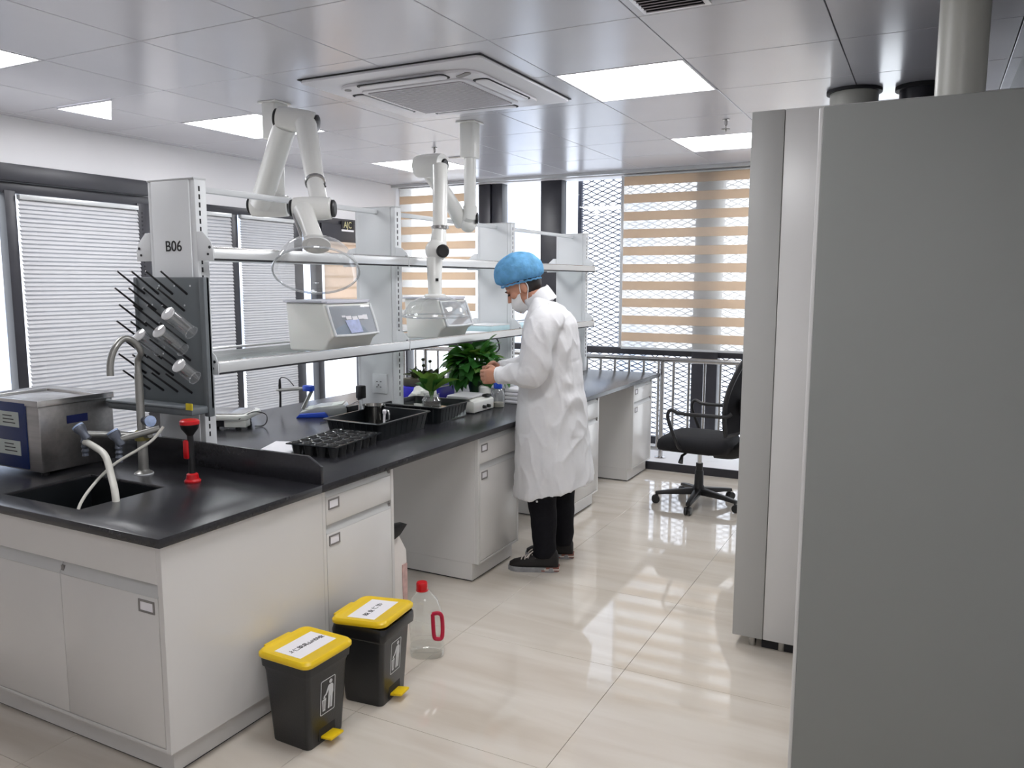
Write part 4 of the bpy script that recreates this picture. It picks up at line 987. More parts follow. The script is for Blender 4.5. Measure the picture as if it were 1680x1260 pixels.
MB().tube([Pd(713, 424, 4.42), Pd(713, 455, 4.41), N2], [.044, .040, .037], 20).build('hood_neck', arm_white, eb)
MB().obox(Pd(717, 459, 4.37), rh*.008, UP*.008, toward*.004).build('lock_button', black_plastic, eb)
hood(eb, N2, -UP*.985-toward*.02+rh*.0, .180, .108)

# ================================================================== CEILING FITTINGS
ac = thing('ceiling_air_conditioner', 'square white cassette air conditioner in the ceiling', 'air conditioner', (-.345, 2.115, HC))
AX, AYc = -.345, 2.115
MB().box(AX-.52, AX+.52, AYc-.50, AYc+.50, HC-.0045, HC-.0005).build('shadow_gap_plate', dark_gap, ac)  # dark plate, wider than the fascia, standing for the shadow gap around it
MB().prism(rrect(1.03, .99, .03), (AX, AYc, HC-.018), (1, 0, 0), (0, 1, 0), (0, 0, .0135)).build('fascia', ac_mat, ac, bev=.004)
MB().prism(rrect(.80, .77, .10, 6), (AX, AYc+.01, HC-.034), (1, 0, 0), (0, 1, 0), (0, 0, .017)).build('inner_panel', ac_mat, ac, bev=.006)
MB().prism(rrect(.62, .60, .05, 5), (AX, AYc+.01, HC-.042), (1, 0, 0), (0, 1, 0), (0, 0, .009)).build('grille_frame', ac_mat, ac, bev=.003)
gr = MB().prism(rrect(.56, .54, .02, 3), (AX, AYc+.01, HC-.045), (1, 0, 0), (0, 1, 0), (0, 0, .004)).build('intake_grille', grill_mat, ac)
gm = MB()
for k in range(27): gm.box(AX-.275, AX+.275, AYc+.01-.262+k*.02, AYc+.01-.258+k*.02, HC-.0475, HC-.0445)
gm.build('grille_rib_row', ac_mat, gr)['kind'] = 'stuff'
for (dx, dy, wx, wy) in ((0, -.345, .50, .075), (0, .365, .50, .075), (-.36, .01, .075, .48), (.36, .01, .075, .48)):
    l = MB().prism(rrect(wx+.012, wy+.012, .03, 5), (AX+dx, AYc+dy, HC-.0365), (1, 0, 0), (0, 1, 0), (0, 0, .003)).build('outlet_slot', dark_gap, ac)
    MB().prism(rrect(wx-.006, wy-.012, .026, 5), (AX+dx, AYc+dy, HC-.0415), (1, 0, 0), (0, 1, 0), (0, 0, .006)).build('louvre', ac_mat, l, bev=.002)
for (dx, dy) in ((.33, -.325), (-.345, -.325)):
    MB().prism(rrect(.09 if dx > 0 else .03, .03, .014, 4), (AX+dx, AYc+dy, HC-.0375), (1, -.5 if dx > 0 else .5, 0), (.5 if dx > 0 else -.5, 1, 0), (0, 0, .005)).build('corner_sensor', grill_dark, ac)
vt = thing('ceiling_vent', 'small slatted air vent at the top edge of the picture', 'vent', (1.10, 1.29, HC))
MB().box(.975, 1.225, 1.14, 1.435, HC-.010, HC-.0005).build('vent_frame', ac_mat, vt, bev=.003)
MB().box(.995, 1.205, 1.16, 1.415, HC-.0115, HC-.0095).build('vent_throat', dark_gap, vt)
for k in range(9): MB().obox((1.10, 1.175+k*.0285, HC-.013), (.104, 0, 0), (0, .010, .004), (0, -.0006, .0015)).build('vent_slat', grill_mat, vt)
def sprinkler(x, y, label):
    t = thing('sprinkler_head', label, 'sprinkler', (x, y, HC), group='sprinkler heads')
    MB().lathe([(.022, -.0005), (.022, -.004), (.010, -.008), (.009, -.035), (.006, -.038)], (x, y, HC), n=16).build('stem', steel, t)
    MB().lathe([(.003, -.036), (.003, -.062), (.006, -.064), (.002, -.075)], (x, y, HC), n=8).build('frame_arms', gal, t)
    dm = MB()
    for k in range(8):
        a = k*math.pi/4; dm.obox((x+math.cos(a)*.017, y+math.sin(a)*.017, HC-.058), (math.cos(a)*.010, math.sin(a)*.010, 0), (-math.sin(a)*.004, math.cos(a)*.004, 0), (0, 0, .001))
    dm.build('deflector', gal, t)
sprinkler(.80, 3.55, 'small sprinkler head on the ceiling above the striped window')
sprinkler(-1.36, 3.62, 'small sprinkler head above the farther extraction arm')

# ================================================================== GREY LOCKERS AND DUCTS (right)
fl = thing('fume_locker', 'tall grey ventilated locker standing farther back on the right', 'locker', (1.75, 2.4, 0))
MB().box(1.43, 2.26, 1.822, 3.4, .05, 2.228).build('carcass', locker_light, fl, bev=.003)
MB().box(1.302, 1.428, 1.82, 3.4, .05, 2.228).build('door_edge_panel', locker_mid, fl, bev=.003)
hd = MB().box(1.268, 1.302, 2.10, 2.13, 1.36, 1.56).build('door_handle', locker_light, fl, bev=.006)
MB().box(1.42, 2.24, 1.86, 3.38, .0, .05).build('base_recess', dark_gap, fl)
for x in (1.38, 1.50): MB().cyl((x, 1.87, 0), (x, 1.87, .05), .016, n=12).build('levelling_foot', steel, fl)
nl = thing('grey_locker', 'large plain grey locker filling the right edge of the picture', 'locker', (2.0, 1.1, 0))
MB().box(1.708, 2.262, .683, 1.62, .04, 2.0).build('carcass', locker_side, nl, bev=.003)
MB().box(1.697, 1.7075, .690, 1.615, .04, 1.998).build('door', locker_light, nl, bev=.002)
MB().box(1.74, 2.24, .72, 1.60, 0, .04).build('base_recess', dark_gap, nl)
dn = thing('exhaust_duct', 'pale round exhaust duct rising from the large grey locker', 'duct', (2.015, 1.12, 2.0))
MB().lathe([(.064, 0), (.064, HC-2.0)], (2.015, 1.12, 2.0005), n=32).build('pipe', duct_mat, dn)
MB().lathe([(.085, 0), (.085, .008), (.066, .012)], (2.015, 1.12, 2.0005), n=32).build('bottom_collar', duct_mat, dn)
df_ = thing('exhaust_duct', 'short wide exhaust duct above the farther grey locker', 'duct', (1.56, 3.10, 2.228))
MB().lathe([(.118, 0), (.118, HC-2.235)], (1.56, 3.10, 2.2285), n=36).build('pipe', duct_mat, df_)
MB().lathe([(.135, HC-2.245), (.135, HC-2.230)], (1.56, 3.10, 2.2285), n=36).build('ceiling_collar', dark_gap, df_)
d3 = thing('exhaust_duct', 'dark exhaust duct half hidden between the two pale ducts', 'duct', (1.87, 3.14, 2.228))
MB().lathe([(.10, 0), (.10, HC-2.235)], (1.87, 3.14, 2.2285), n=32).build('pipe', dark_frame, d3)
MB().lathe([(.12, HC-2.25), (.12, HC-2.230)], (1.87, 3.14, 2.2285), n=32).build('ceiling_collar', dark_gap, d3)

# ================================================================== BINS
def strokes(par, glyphs, M, name, m=None, th=.0022):
    """hand-like character strokes drawn on a label: list of (x0,y0,x1,y1)"""
    mb = MB()
    for (a, b, c, d) in glyphs:
        p = Vector((a, b, 0)); q = Vector((c, d, 0)); t = (q-p).normalized(); n_ = Vector((-t.y, t.x, 0))
        mb.add([M @ (p-n_*th/2), M @ (q-n_*th/2), M @ (q+n_*th/2), M @ (p+n_*th/2), M @ (p-n_*th/2+Vector((0, 0, .0004))), M @ (q-n_*th/2+Vector((0, 0, .0004))), M @ (q+n_*th/2+Vector((0, 0, .0004))), M @ (p+n_*th/2+Vector((0, 0, .0004)))],
               [(0, 3, 2, 1), (4, 5, 6, 7), (0, 1, 5, 4), (1, 2, 6, 5), (2, 3, 7, 6), (3, 0, 4, 7)])
    return mb.build(name, m or ink, par, local=True)
def glyph_set(rows):
    out = []
    for (ox, oy, s, segs) in rows:
        for (a, b, c, d) in segs: out.append((ox+a*s, oy+b*s, ox+c*s, oy+d*s))
    return out
G = {'shang': [(.5, 0, .5, 1), (.5, .55, .9, .55), (.05, 0, .95, 0)], 'ren': [(.3, 1, .05, .5), (.22, .65, .22, 0), (.45, .8, .95, .8), (.4, .05, 1, .05)], 'ji': [(.05, .9, .45, .9), (.1, .9, .1, .1), (.4, .95, .4, 0), (.1, .5, .4, .5), (.0, .1, .5, .18), (.6, .85, .95, .85), (.6, .85, .6, .45), (.95, .85, .95, .45), (.6, .45, .95, .45), (.68, .4, .55, 0), (.82, .4, 1, 0)],
     'ju': [(.2, 1, .2, .3), (.8, 1, .8, .3), (.2, 1, .8, 1), (.2, .75, .8, .75), (.2, .52, .8, .52), (0, .3, 1, .3), (.3, .25, .1, 0), (.7, .25, .9, 0)], 'shan': [(.5, 1, .5, .1), (.1, .6, .1, .1), (.9, .6, .9, .1), (.1, .1, .9, .1)],
     'chuan': [(.15, .95, .05, 0), (.5, .9, .5, .05), (.88, 1, .88, 0)], 'xie': [(.2, 1, .2, 0), (0, .65, .4, .65), (.5, .7, .95, .7), (.7, 1, .5, .05), (.92, .7, .85, .1), (.45, .4, .5, .2), (1, .45, .95, .25)],
     'ye': [(.35, 1, .35, .08), (.62, 1, .62, .08), (.1, .75, .25, .3), (.9, .75, .75, .3), (0, .05, 1, .05)]}
def icon(par, M, w_=.072, h_=.125):
    fr = MB(); pts = [(p[0], p[1]) for p in rrect(w_, h_, .006, 4)]; n = len(pts); inn = [(p[0], p[1]) for p in rrect(w_-.005, h_-.005, .004, 4)]
    V = [M @ Vector((a, b, 0)) for a, b in pts]+[M @ Vector((a, b, 0)) for a, b in inn]+[M @ Vector((a, b, .0008)) for a, b in pts]+[M @ Vector((a, b, .0008)) for a, b in inn]
    F_ = []
    for i in range(n):
        j = (i+1) % n; F_ += [(2*n+i, 2*n+j, 3*n+j, 3*n+i), (i, j, 2*n+j, 2*n+i), (n+j, n+i, 3*n+i, 3*n+j)]
    fr.add(V, F_); fr.build('icon_frame', icon_white, par, local=True)
    fg = MB()
    def poly(pp): fg.add([M @ Vector((a, b, .0)) for a, b in pp]+[M @ Vector((a, b, .0008)) for a, b in pp], [tuple(reversed(range(len(pp)))), tuple(range(len(pp), 2*len(pp)))]+[(i, (i+1) % len(pp), (i+1) % len(pp)+len(pp), i+len(pp)) for i in range(len(pp))])
    poly([(.013+.0075*math.cos(a*math.pi/6), .047+.0075*math.sin(a*math.pi/6)) for a in range(12)])                      # head
    poly([(.004, .036), (.020, .037), (.026, .030), (.027, .006), (.024, -.004), (.022, -.050), (.014, -.050), (.013, -.006), (.011, -.006), (.010, -.050), (.002, -.050), (.003, -.004), (.004, .012)])   # body and legs
    poly([(.004, .036), (.000, .032), (-.010, .010), (-.020, .004), (-.018, .000), (-.006, .005), (.004, .020)])          # throwing arm
    poly([(-.028, -.008), (-.008, -.006), (-.011, -.050), (-.024, -.050)])                                               # little bin
    poly([(-.022, .000), (-.014, .002), (-.012, -.003), (-.020, -.005)])                                                 # litter
    fg.build('icon_figure', icon_white, par, local=True)
    sl = MB()
    for x in (-.0215, -.0145): sl.add([M @ Vector(p) for p in ((x-.001, -.045, .0008), (x+.001, -.045, .0008), (x+.0015, -.012, .0008), (x-.0012, -.012, .0008), (x-.001, -.045, .0011), (x+.001, -.045, .0011), (x+.0015, -.012, .0011), (x-.0012, -.012, .0011))], [(4, 5, 6, 7), (0, 1, 5, 4), (2, 3, 7, 6)])
    sl.build('icon_slot_row', bin_mat, par, local=True)['kind'] = 'stuff'
def pedal_bin(loc, rz, label, H, tilt, bag, glyphs, lw=.232, ld=.238):
    t = thing('pedal_bin', label, 'bin', (loc[0], loc[1], 0), rz=rz, group='pedal bins')
    b = MB(); bw, bd, tw, td = .160, .172, .205, .210
    def ring(w_, d_, z, r=.018, dx=0): return [Vector((dx+a, c, z)) for a, c in rrect(w_, d_, r, 4)]
    b.loft([ring(bw, bd, 0), ring(bw+.004, bd+.004, .004), ring(bw+(tw-bw)*.8, bd+(td-bd)*.8, H*.80), ring(tw, td, H-.045), ring(tw+.008, td+.008, H-.043), ring(tw+.012, td+.012, H-.014), ring(tw-.008, td-.008, H-.014), ring(bw-.012, bd-.012, .012)], True, True)
    body = b.build('body', bin_mat, t, local=True, ang=40)
    def fx(z): return (bw+(tw-bw)*.8*min(1, z/(H*.8)))/2
    # pedal recess and pedal on the front (+X)
    z0, z1 = .012, .078
    a = [(-.040, z0), (.040, z0), (.040, z1-.02), (.030, z1-.006), (.012, z1), (-.012, z1), (-.030, z1-.006), (-.040, z1-.02)]
    MB().prism([(p[0], p[1]) for p in a], (fx(.04)-.010, 0, 0), (0, 1, 0), (0, 0, 1), (.0125, 0, 0)).build('pedal_recess', dark_gap, body, local=True)
    MB().obox((fx(.03)+.020, 0, .026), (.030, 0, .004), (0, .032, 0), (-.0004, 0, .005)).build('pedal', yellow, t, local=True, bev=.004)
    # lid
    M = Matrix.Translation((-(lw/2-.01), 0, H-.012)) @ Matrix.Rotation(-tilt, 4, 'Y') @ Matrix.Translation((lw/2-.01, 0, 0))
    def lr(w_, d_, z, r=.028): return [M @ Vector((a, c, z)) for a, c in rrect(w_, d_, r, 5)]
    l = MB(); l.loft([lr(lw-.006, ld-.006, 0), lr(lw, ld, .004), lr(lw, ld, .014), lr(lw-.012, ld-.012, .022), lr(lw-.026, ld-.026, .023), lr(lw-.036, ld-.036, .0195)], True, True)
    lid = l.build('lid', yellow, t, local=True, ang=40)
    hg = MB(); hg.v = []; hg.box(-lw/2-.022, -lw/2+.01, -.06, .06, .002, .014); hg.v = [M @ v for v in hg.v]; hg.build('lid_hinge', yellow, lid, local=True, bev=.004)
    pp = MB().box(-.058, .058, -.088, .088, .0195, .0202); pp.v = [M @ v for v in pp.v]; pp.build('paper_label', paper, lid, local=True)
    strokes(lid, glyphs, M @ Matrix.Translation((0, 0, .0203)) @ Matrix.Rotation(math.pi/2, 4, 'Z'), 'label_writing', th=.0026)
    # printed icon: on the sloping front
    sl = math.atan2((tw-bw)*.4, H*.8); zc = H*.52
    Mi = frameM((fx(zc)+.0006, 0, zc), (0, 1, 0), (math.sin(sl), 0, math.cos(sl)))
    icon(body, Mi)
    if bag:
        g = MB(); pts = rrect(tw+.016, td+.016, .02, 6); n = len(pts); rings = []
        for (k, z) in ((1.0, -.045), (1.03, -.040), (1.05, -.024), (1.03, -.004), (1.0, .006), (.95, .006)):
            rings.append([Vector((a*k+(noise.noise(Vector((a*60, c*60, z*40)))*.006), c*k, H-.014+z+noise.noise(Vector((a*40, c*40, z*90+3)))*.009*(1 if z < .004 else .3))) for a, c in pts])
        g.loft(rings, False, False); g.build('liner_bag', mat('black_bin_liner', (.012, .012, .013), .25, var=.2), t, local=True, ang=25)
    return t
g1 = glyph_set([(-.080, -.004, .016, G['shang']), (-.060, -.008, .020, G['ren']), (-.036, -.008, .021, G['ji']), (-.012, -.010, .020, G['ju']), (.010, -.010, .018, G['shan']), (.030, -.010, .018, G['chuan']), (.048, -.011, .020, G['xie']), (.068, -.012, .020, G['ye'])])
g1 = [(a*.92, b, c*.92, d) for a, b, c, d in g1]
g2 = glyph_set([(-.062, -.012, .022, G['ji']), (-.030, -.012, .022, G['ye']), (.002, -.010, .022, G['ren']), (.030, -.012, .024, G['xie'])])
pedal_bin((.150, .443), -.02, 'black pedal bin nearest the viewer with closed yellow lid and white label', .315, 0.0, False, g1)
pedal_bin((.185, .775), .10, 'black pedal bin with a liner bag under its raised yellow lid', .318, .06, True, g2)

# ================================================================== JUG AND CARTON ON THE FLOOR
jg = thing('plastic_jug', 'empty clear plastic jug with red cap and crimson handle by the bins', 'jug', (.185, 1.135, 0), rz=.48)
J = MB(); prof = [(.060, .0), (.068, .006), (.070, .03), (.067, .06), (.070, .09), (.070, .16), (.066, .20), (.052, .245), (.030, .272), (.019, .282), (.019, .296)]
rings = []
for (r, z) in prof:
    sq = max(0, min(1, (.24-z)/.1)); cxo = -.012*max(0, (z-.12)/.16)
    ring = []
    for k in range(32):
        a = 2*math.pi*k/32; c_, s_ = math.cos(a), math.sin(a); e = 1-.38*sq
        rr_x = math.copysign(abs(c_)**e, c_)*r*1.02; rr_y = math.copysign(abs(s_)**e, s_)*r*.86
        ring.append(Vector((cxo+rr_x, rr_y, z)))
    rings.append(ring)
J.loft(rings, True, False); J.build('bottle_body', pet, jg, local=True)
rbs = MB()
for z in (.035, .055): rbs.loft([[Vector((v.x*1.004, v.y*1.004, z+d)) for v in rings[2]] for d in (-.0025, .0025)], False, False)
rbs.build('moulded_rib', pet, jg, local=True)
MB().lathe([(.023, .284), (.0235, .288), (.0235, .312), (.021, .316)], (-.0195, 0, 0), n=24).build('cap', red, jg, local=True)
MB().lathe([(.026, .280), (.026, .284)], (-.0185, 0, 0), n=24).build('tamper_ring', red, jg, local=True)
hp = [(.030, -.055, .200), (.052, -.058, .205), (.066, -.052, .190), (.070, -.052, .140), (.066, -.054, .098), (.048, -.060, .095), (.036, -.062, .105), (.032, -.061, .150), (.030, -.055, .200)]
MB().tube(spline(hp, 5), .0085, 10).build('handle', crimson, jg, local=True)

cn = thing('foil_pouch', 'tall white pouch with black spout leaning in the knee space by the cabinet', 'pouch', (-.14, 1.26, 0))
m = MB()
def rr_(x0, x1, y0, y1, z): return [Vector((x0, y0, z)), Vector((x1, y0, z)), Vector((x1, y1, z)), Vector((x0, y1, z))]
m.loft([rr_(-.24, -.05, 1.21, 1.33, .0), rr_(-.24, -.045, 1.205, 1.335, .05), rr_(-.235, -.05, 1.21, 1.33, .36), rr_(-.22, -.07, 1.24, 1.28, .47)])
m.build('pouch_body', mat('white_pouch_film', srgb(226, 220, 214), .35, var=.05, bump=.15, bscale=25), cn, bev=.008)
MB().box(-.051, -.0445, 1.29, 1.325, .06, .30).build('pink_print', mat('faded_pink_print', srgb(206, 170, 164), .5, var=.15, scale=30), cn)
MB().prism([(0, 0), (.035, .015), (.075, .055), (.03, .058), (-.01, .05)], (-.10, 1.25, .43), (.25, 1, 0), (0, 0, 1), (.05, -.012, 0)).build('spout', black_plastic, cn, bev=.003)

# ================================================================== OFFICE CHAIR (local: +X is forward)
ch = thing('office_chair', 'black mesh office chair on castors beside the striped window', 'office chair', (.605, 3.95, 0), rz=math.pi-.06)
hub = MB().lathe([(.035, .075), (.045, .085), (.045, .12), (.032, .145), (.030, .24), (.026, .25)], n=20).build('base_hub', black_plastic, ch, local=True)
MB().cyl((0, 0, .245), (0, 0, .40), .016, n=18).build('gas_lift', chrome, ch, local=True)
MB().cyl((0, 0, .22), (0, 0, .30), .024, n=18).build('lift_sleeve', black_plastic, ch, local=True)
for k in range(5):
    a = math.radians(-161+72*k)-(math.pi-.06); d = Vector((math.cos(a), math.sin(a), 0)); nn = Vector((-d.y, d.x, 0)); R_c = .285
    lg = MB(); rings = []
    for (u, hw, zt, zb) in ((.02, .028, .125, .075), (.12, .025, .112, .075), (.22, .021, .098, .070), (.30, .018, .085, .062)):
        p = d*u; rings.append([p+nn*-hw+UP*zb, p+nn*hw+UP*zb, p+nn*hw*.8+UP*zt, p-nn*hw*.8+UP*zt])
    lg.loft(rings); leg = lg.build('base_leg', black_plastic, ch, local=True, bev=.005)
    c_ = MB().cyl(d*R_c+UP*.075, d*R_c+UP*.045, .008, n=8)
    for s in (-1, 1): c_.lathe([(.012, -.010), (.027, -.009), (.029, -.004), (.029, .004), (.027, .009), (.012, .010)], d*(R_c+.012)+nn*s*.013+UP*.029, nn, 16)
    c_.build('castor', black_plastic, leg, local=True)
st_ = MB(); rings = []
for (k, z) in ((.86, .405), (.96, .415), (1.0, .440), (1.0, .462), (.965, .488), (.86, .505), (.60, .512)):
    ring = []
    for a, c in rrect(.50*k, .49*k, .11*k, 7):
        drop = .022*max(0, (a-.14)/.11)**2 if a > .14 else 0
        ring.append(Vector((a+.01, c, z-drop-.006*max(0, 1-(a*a+c*c)/.03) if z > .5 else z-drop)))
    rings.append(ring)
st_.loft(rings); st_.build('seat', seat_black, ch, local=True, ang=60)
MB().box(-.10, .12, -.09, .09, .375, .41).build('tilt_mechanism', black_plastic, ch, local=True, bev=.01)
MB().tube([(.06, .10, .385), (.07, .17, .375), (.07, .20, .33)], [.008, .010, .018], 8).build('adjust_lever', black_plastic, ch, local=True)
bk = MB(); rows = []
for i in range(13):
    u = i/12; z = .55+u*.50; x = -.215-.100*u+.05*math.sin(u*math.pi)*1.0-.02
    hw = .215-.02*abs(u-.45)
    row = []
    for j in range(9):
        v = -1+2*j/8; row.append((x-.045*(1-v*v), v*hw, z))
    rows.append(row)
front = [[Vector(p) for p in r] for r in rows]
bk.loft(front, False, False, closed=False); bk.loft([[p+Vector((-.014, 0, 0)) for p in r] for r in front], False, False, closed=False)
bk.build('backrest_mesh', seat_black, ch, local=True, ang=60)
outl = [front[0][j] for j in range(9)]+[front[i][8] for i in range(1, 13)]+[front[12][j] for j in range(7, -1, -1)]+[front[i][0] for i in range(11, -1, -1)]
MB().tube(outl, .017, 8).build('backrest_frame', black_plastic, ch, local=True)
MB().tube(spline([(-.10, 0, .39), (-.24, 0, .40), (-.315, 0, .47), (-.318, 0, .58), (-.30, 0, .72)], 6), [.022]*25, 8, flat=2.0).build('back_support', black_plastic, ch, local=True)
MB().obox((-.315, 0, .74), (.012, 0, 0), (0, .15, 0), (0, 0, .05)).build('lumbar_pad', black_plastic, ch, local=True, bev=.01)
for s in (-1, 1):
    y = s*.255
    MB().tube(spline([(.045, s*.21, .425), (.075, y, .46), (.135, y, .60), (.150, y, .665), (.125, y, .700), (.06, y, .680), (-.12, y, .680), (-.235, s*.235, .680), (-.27, s*.215, .70)], 6), .0125, 10).build('armrest', black_plastic, ch, local=True)

# ================================================================== PERSON (local: +X forward, +Y left)
pn_rz = math.atan2(-.342, -.94)
PLOC = (.160, 2.370, 0)
def E3(c, u, v, n=24, p=2.0):
    out = []
    for k in range(n):
        a = 2*math.pi*k/n; ca, sa = math.cos(a), math.sin(a)
        out.append(Vector(c)+Vector(u)*(math.copysign(abs(ca)**(2/p), ca))+Vector(v)*(math.copysign(abs(sa)**(2/p), sa)))
    return out
def xr(cx, cy, z, a, b, n=32, p=2.3, tilt=0.): return [q+Vector((0, 0, tilt*(q.x-cx))) for q in E3((cx, cy, z), (a, 0, 0), (0, b, 0), n, p)]
def limb(pts, rs, n=18): return MB().tube(spline(pts, 5), [rs[min(int(i/5), len(rs)-2)]*(1-(i % 5)/5)+rs[min(int(i/5)+1, len(rs)-1)]*((i % 5)/5) for i in range(5*(len(pts)-1))]+[rs[-1]], n)
hf = Vector((.82, 0, -.57)); hu = Vector((.57, 0, .82)); HM = Matrix(((hf.x, 0, hu.x), (0, 1, 0), (hf.z, 0, hu.z)))
HCN = Vector((.135, 0, 1.530))
def H(f, l, u): return HCN+hf*f+Vector((0, l, 0))+hu*u
body = MB()
body.ell(H(-.005, 0, .02), .094, .074, .105, 24, 16, HM)                       # skull
body.ell(H(.028, 0, -.055), .062, .056, .066, 20, 14, HM)                      # jaw
body.tube([H(.085, 0, .012), H(.101, 0, -.018), H(.108, 0, -.032)], [.009, .012, .015], 10)   # nose
body.ell(H(.085, 0, -.066), .014, .024, .008, 12, 8, HM); body.ell(H(.078, 0, -.098), .020, .024, .018, 12, 8, HM)   # lips, chin
for s in (-1, 1):
    body.ell(H(.079, s*.032, .022), .016, .020, .008, 12, 8, HM)               # brow
    body.ell(H(.060, s*.045, -.015), .024, .020, .018, 12, 8, HM)              # cheek bone
    body.ell(H(-.008, s*.077, -.004), .020, .009, .032, 14, 10, HM); body.ell(H(-.002, s*.078, -.03), .012, .008, .012, 10, 8, HM)   # ears
body.add(*(lambda t: (t.v, t.f))(limb([(.015, 0, 1.37), (.045, 0, 1.44), (.10, 0, 1.50)], [.064, .057, .058])))      # neck
body.loft([xr(-.02, 0, .80, .13, .165), xr(-.02, 0, .95, .12, .155), xr(-.03, 0, 1.12, .115, .150), xr(-.03, 0, 1.28, .12, .17), xr(-.015, 0, 1.37, .10, .165), xr(.01, 0, 1.42, .065, .09)])
LEL = Vector((.025, .255, 1.105)); LWR = Vector((.235, .185, 1.072)); REL = Vector((.06, -.255, 1.10)); RWR = Vector((.27, -.12, 1.07))
for s, el, wr in ((1, LEL, LWR), (-1, REL, RWR)):
    t = limb([(-.015, s*.155, 1.375), (.03, s*.225, 1.25), el+Vector((.03, 0, 0)), el.lerp(wr, .5), wr], [.050, .042, .036, .032, .026]); body.add(t.v, t.f)
    # hand: palm and five fingers closing on a leaf
    d = (wr-el).normalized(); inw = Vector((0, -s, 0)); inw = (inw-d*inw.dot(d)).normalized(); dn = Vector((0, 0, -1)); dn = (dn-d*dn.dot(d)).normalized()
    pc = wr+d*.045
    t = MB(); rings = []
    for (u, hw, ht) in ((-.005, .024, .020), (.02, .034, .018), (.05, .042, .017), (.075, .041, .015), (.085, .034, .011)):
        rings.append(E3(wr+d*u, dn*hw, inw*ht, 16, 2.6))
    t.loft(rings); body.add(t.v, t.f)
    for k, (off, L) in enumerate(((-.031, .070), (-.0105, .078), (.0105, .074), (.031, .058))):
        b0 = wr+d*.075+dn*off; k1 = b0+d*L*.42+inw*.008; k2 = k1+d*L*.22+inw*L*.28; k3 = k2-d*L*.06+inw*L*.26
        t = MB().tube(spline([b0, k1, k2, k3], 4), [.0098]*5+[.0090]*4+[.0082]*3+[.0068], 10); body.add(t.v, t.f)
    b0 = wr+d*.025-dn*.028+inw*.006; t = MB().tube(spline([b0, b0+d*.028-dn*.020+inw*.012, b0+d*.055-dn*.018+inw*.028, b0+d*.075-dn*.008+inw*.034], 4), [.0125]*5+[.0105]*4+[.0095]*3+[.0075], 10); body.add(t.v, t.f)
for s, hx, kx, ax in ((1, -.01, .02, .0), (-1, -.03, -.05, -.075)):
    t = limb([(hx, s*.088, .86), (hx, s*.095, .66), (kx+.01, s*.10, .47), (ax-.0, s*.105, .25), (ax-.005, s*.105, .09), (ax+.03, s*.107, .05)], [.088, .078, .055, .045, .030, .024]); body.add(t.v, t.f)
    t = limb([(ax-.02, s*.108, .050), (ax+.06, s*.110, .048), (ax+.13, s*.112, .042)], [.022, .022, .014]); body.add(t.v, t.f)
me = remeshed(body, .0055, 3); me.materials.append(skin)
person = bpy.data.objects.new('person', me); COL.objects.link(person); person.location = PLOC; person.rotation_euler = (0, 0, pn_rz)
tag(person, 'person in white lab coat, blue cap and white mask bending over the bench plants', 'person')
# eyes and eyebrows (near closed, looking down)
for s in (-1, 1):
    e = MB(); e.ell(H(.0865, s*.032, .004), .007, .015, .004, 12, 8, HM); e.build('eye', ink, person, local=True)
    e = MB(); e.tube([H(.088, s*.016, .024), H(.092, s*.032, .028), H(.082, s*.048, .024)], .0038, 6); e.build('eyebrow', hair_mat, person, local=True)
# hair below the cap
hb = MB(); hb.ell(H(-.022, 0, .018), .088, .0785, .096, 24, 14, HM)
hb.v = [v for v in hb.v]; hb.build('hair', hair_mat, person, local=True)
# bouffant cap
cp = MB(); CC = Vector((.160, 0, 1.606)); ca = Vector((.86, 0, -.20)).normalized()
cf = Vector((.97, 0, -.25)).normalized(); cu_ = Vector((.25, 0, .97)).normalized(); CM = Matrix(((cf.x, 0, cu_.x), (0, 1, 0), (cf.z, 0, cu_.z)))
n_, m_ = 72, 26; rings = []
for i in range(m_+1):
    ph_ = -.50+(math.pi/2+.50)*i/m_*.985
    ring = []
    for k in range(n_):
        th = 2*math.pi*k/n_; low = max(0, 1-i/7)
        rr = 1+.030*math.sin(th*23+1.5*math.sin(th*3))*low+.035*noise.noise(Vector((math.cos(th)*3, math.sin(th)*3, ph_*3)))+.018*noise.noise(Vector((math.cos(th)*9, math.sin(th)*9, ph_*8)))
        rr *= (1-.10*max(0, 1-i/2.5))
        v = Vector((math.cos(th)*math.cos(ph_)*.136*rr, math.sin(th)*math.cos(ph_)*.118*rr, math.sin(ph_)*.108*rr))
        ring.append(CC+CM @ v)
    rings.append(ring)
cp.loft(rings, False, True); cap = cp.build('bouffant_cap', cap_mat, person, local=True, ang=60)
el = [CC+CM @ Vector((math.cos(2*math.pi*k/72)*.107*(1+.02*math.sin(k*2.1)), math.sin(2*math.pi*k/72)*.093*(1+.02*math.sin(k*2.1)), -.056+.002*math.sin(k*1.7))) for k in range(73)]
MB().tube(el, .005, 6, caps=False).build('cap_band', cap_mat, cap, local=True)
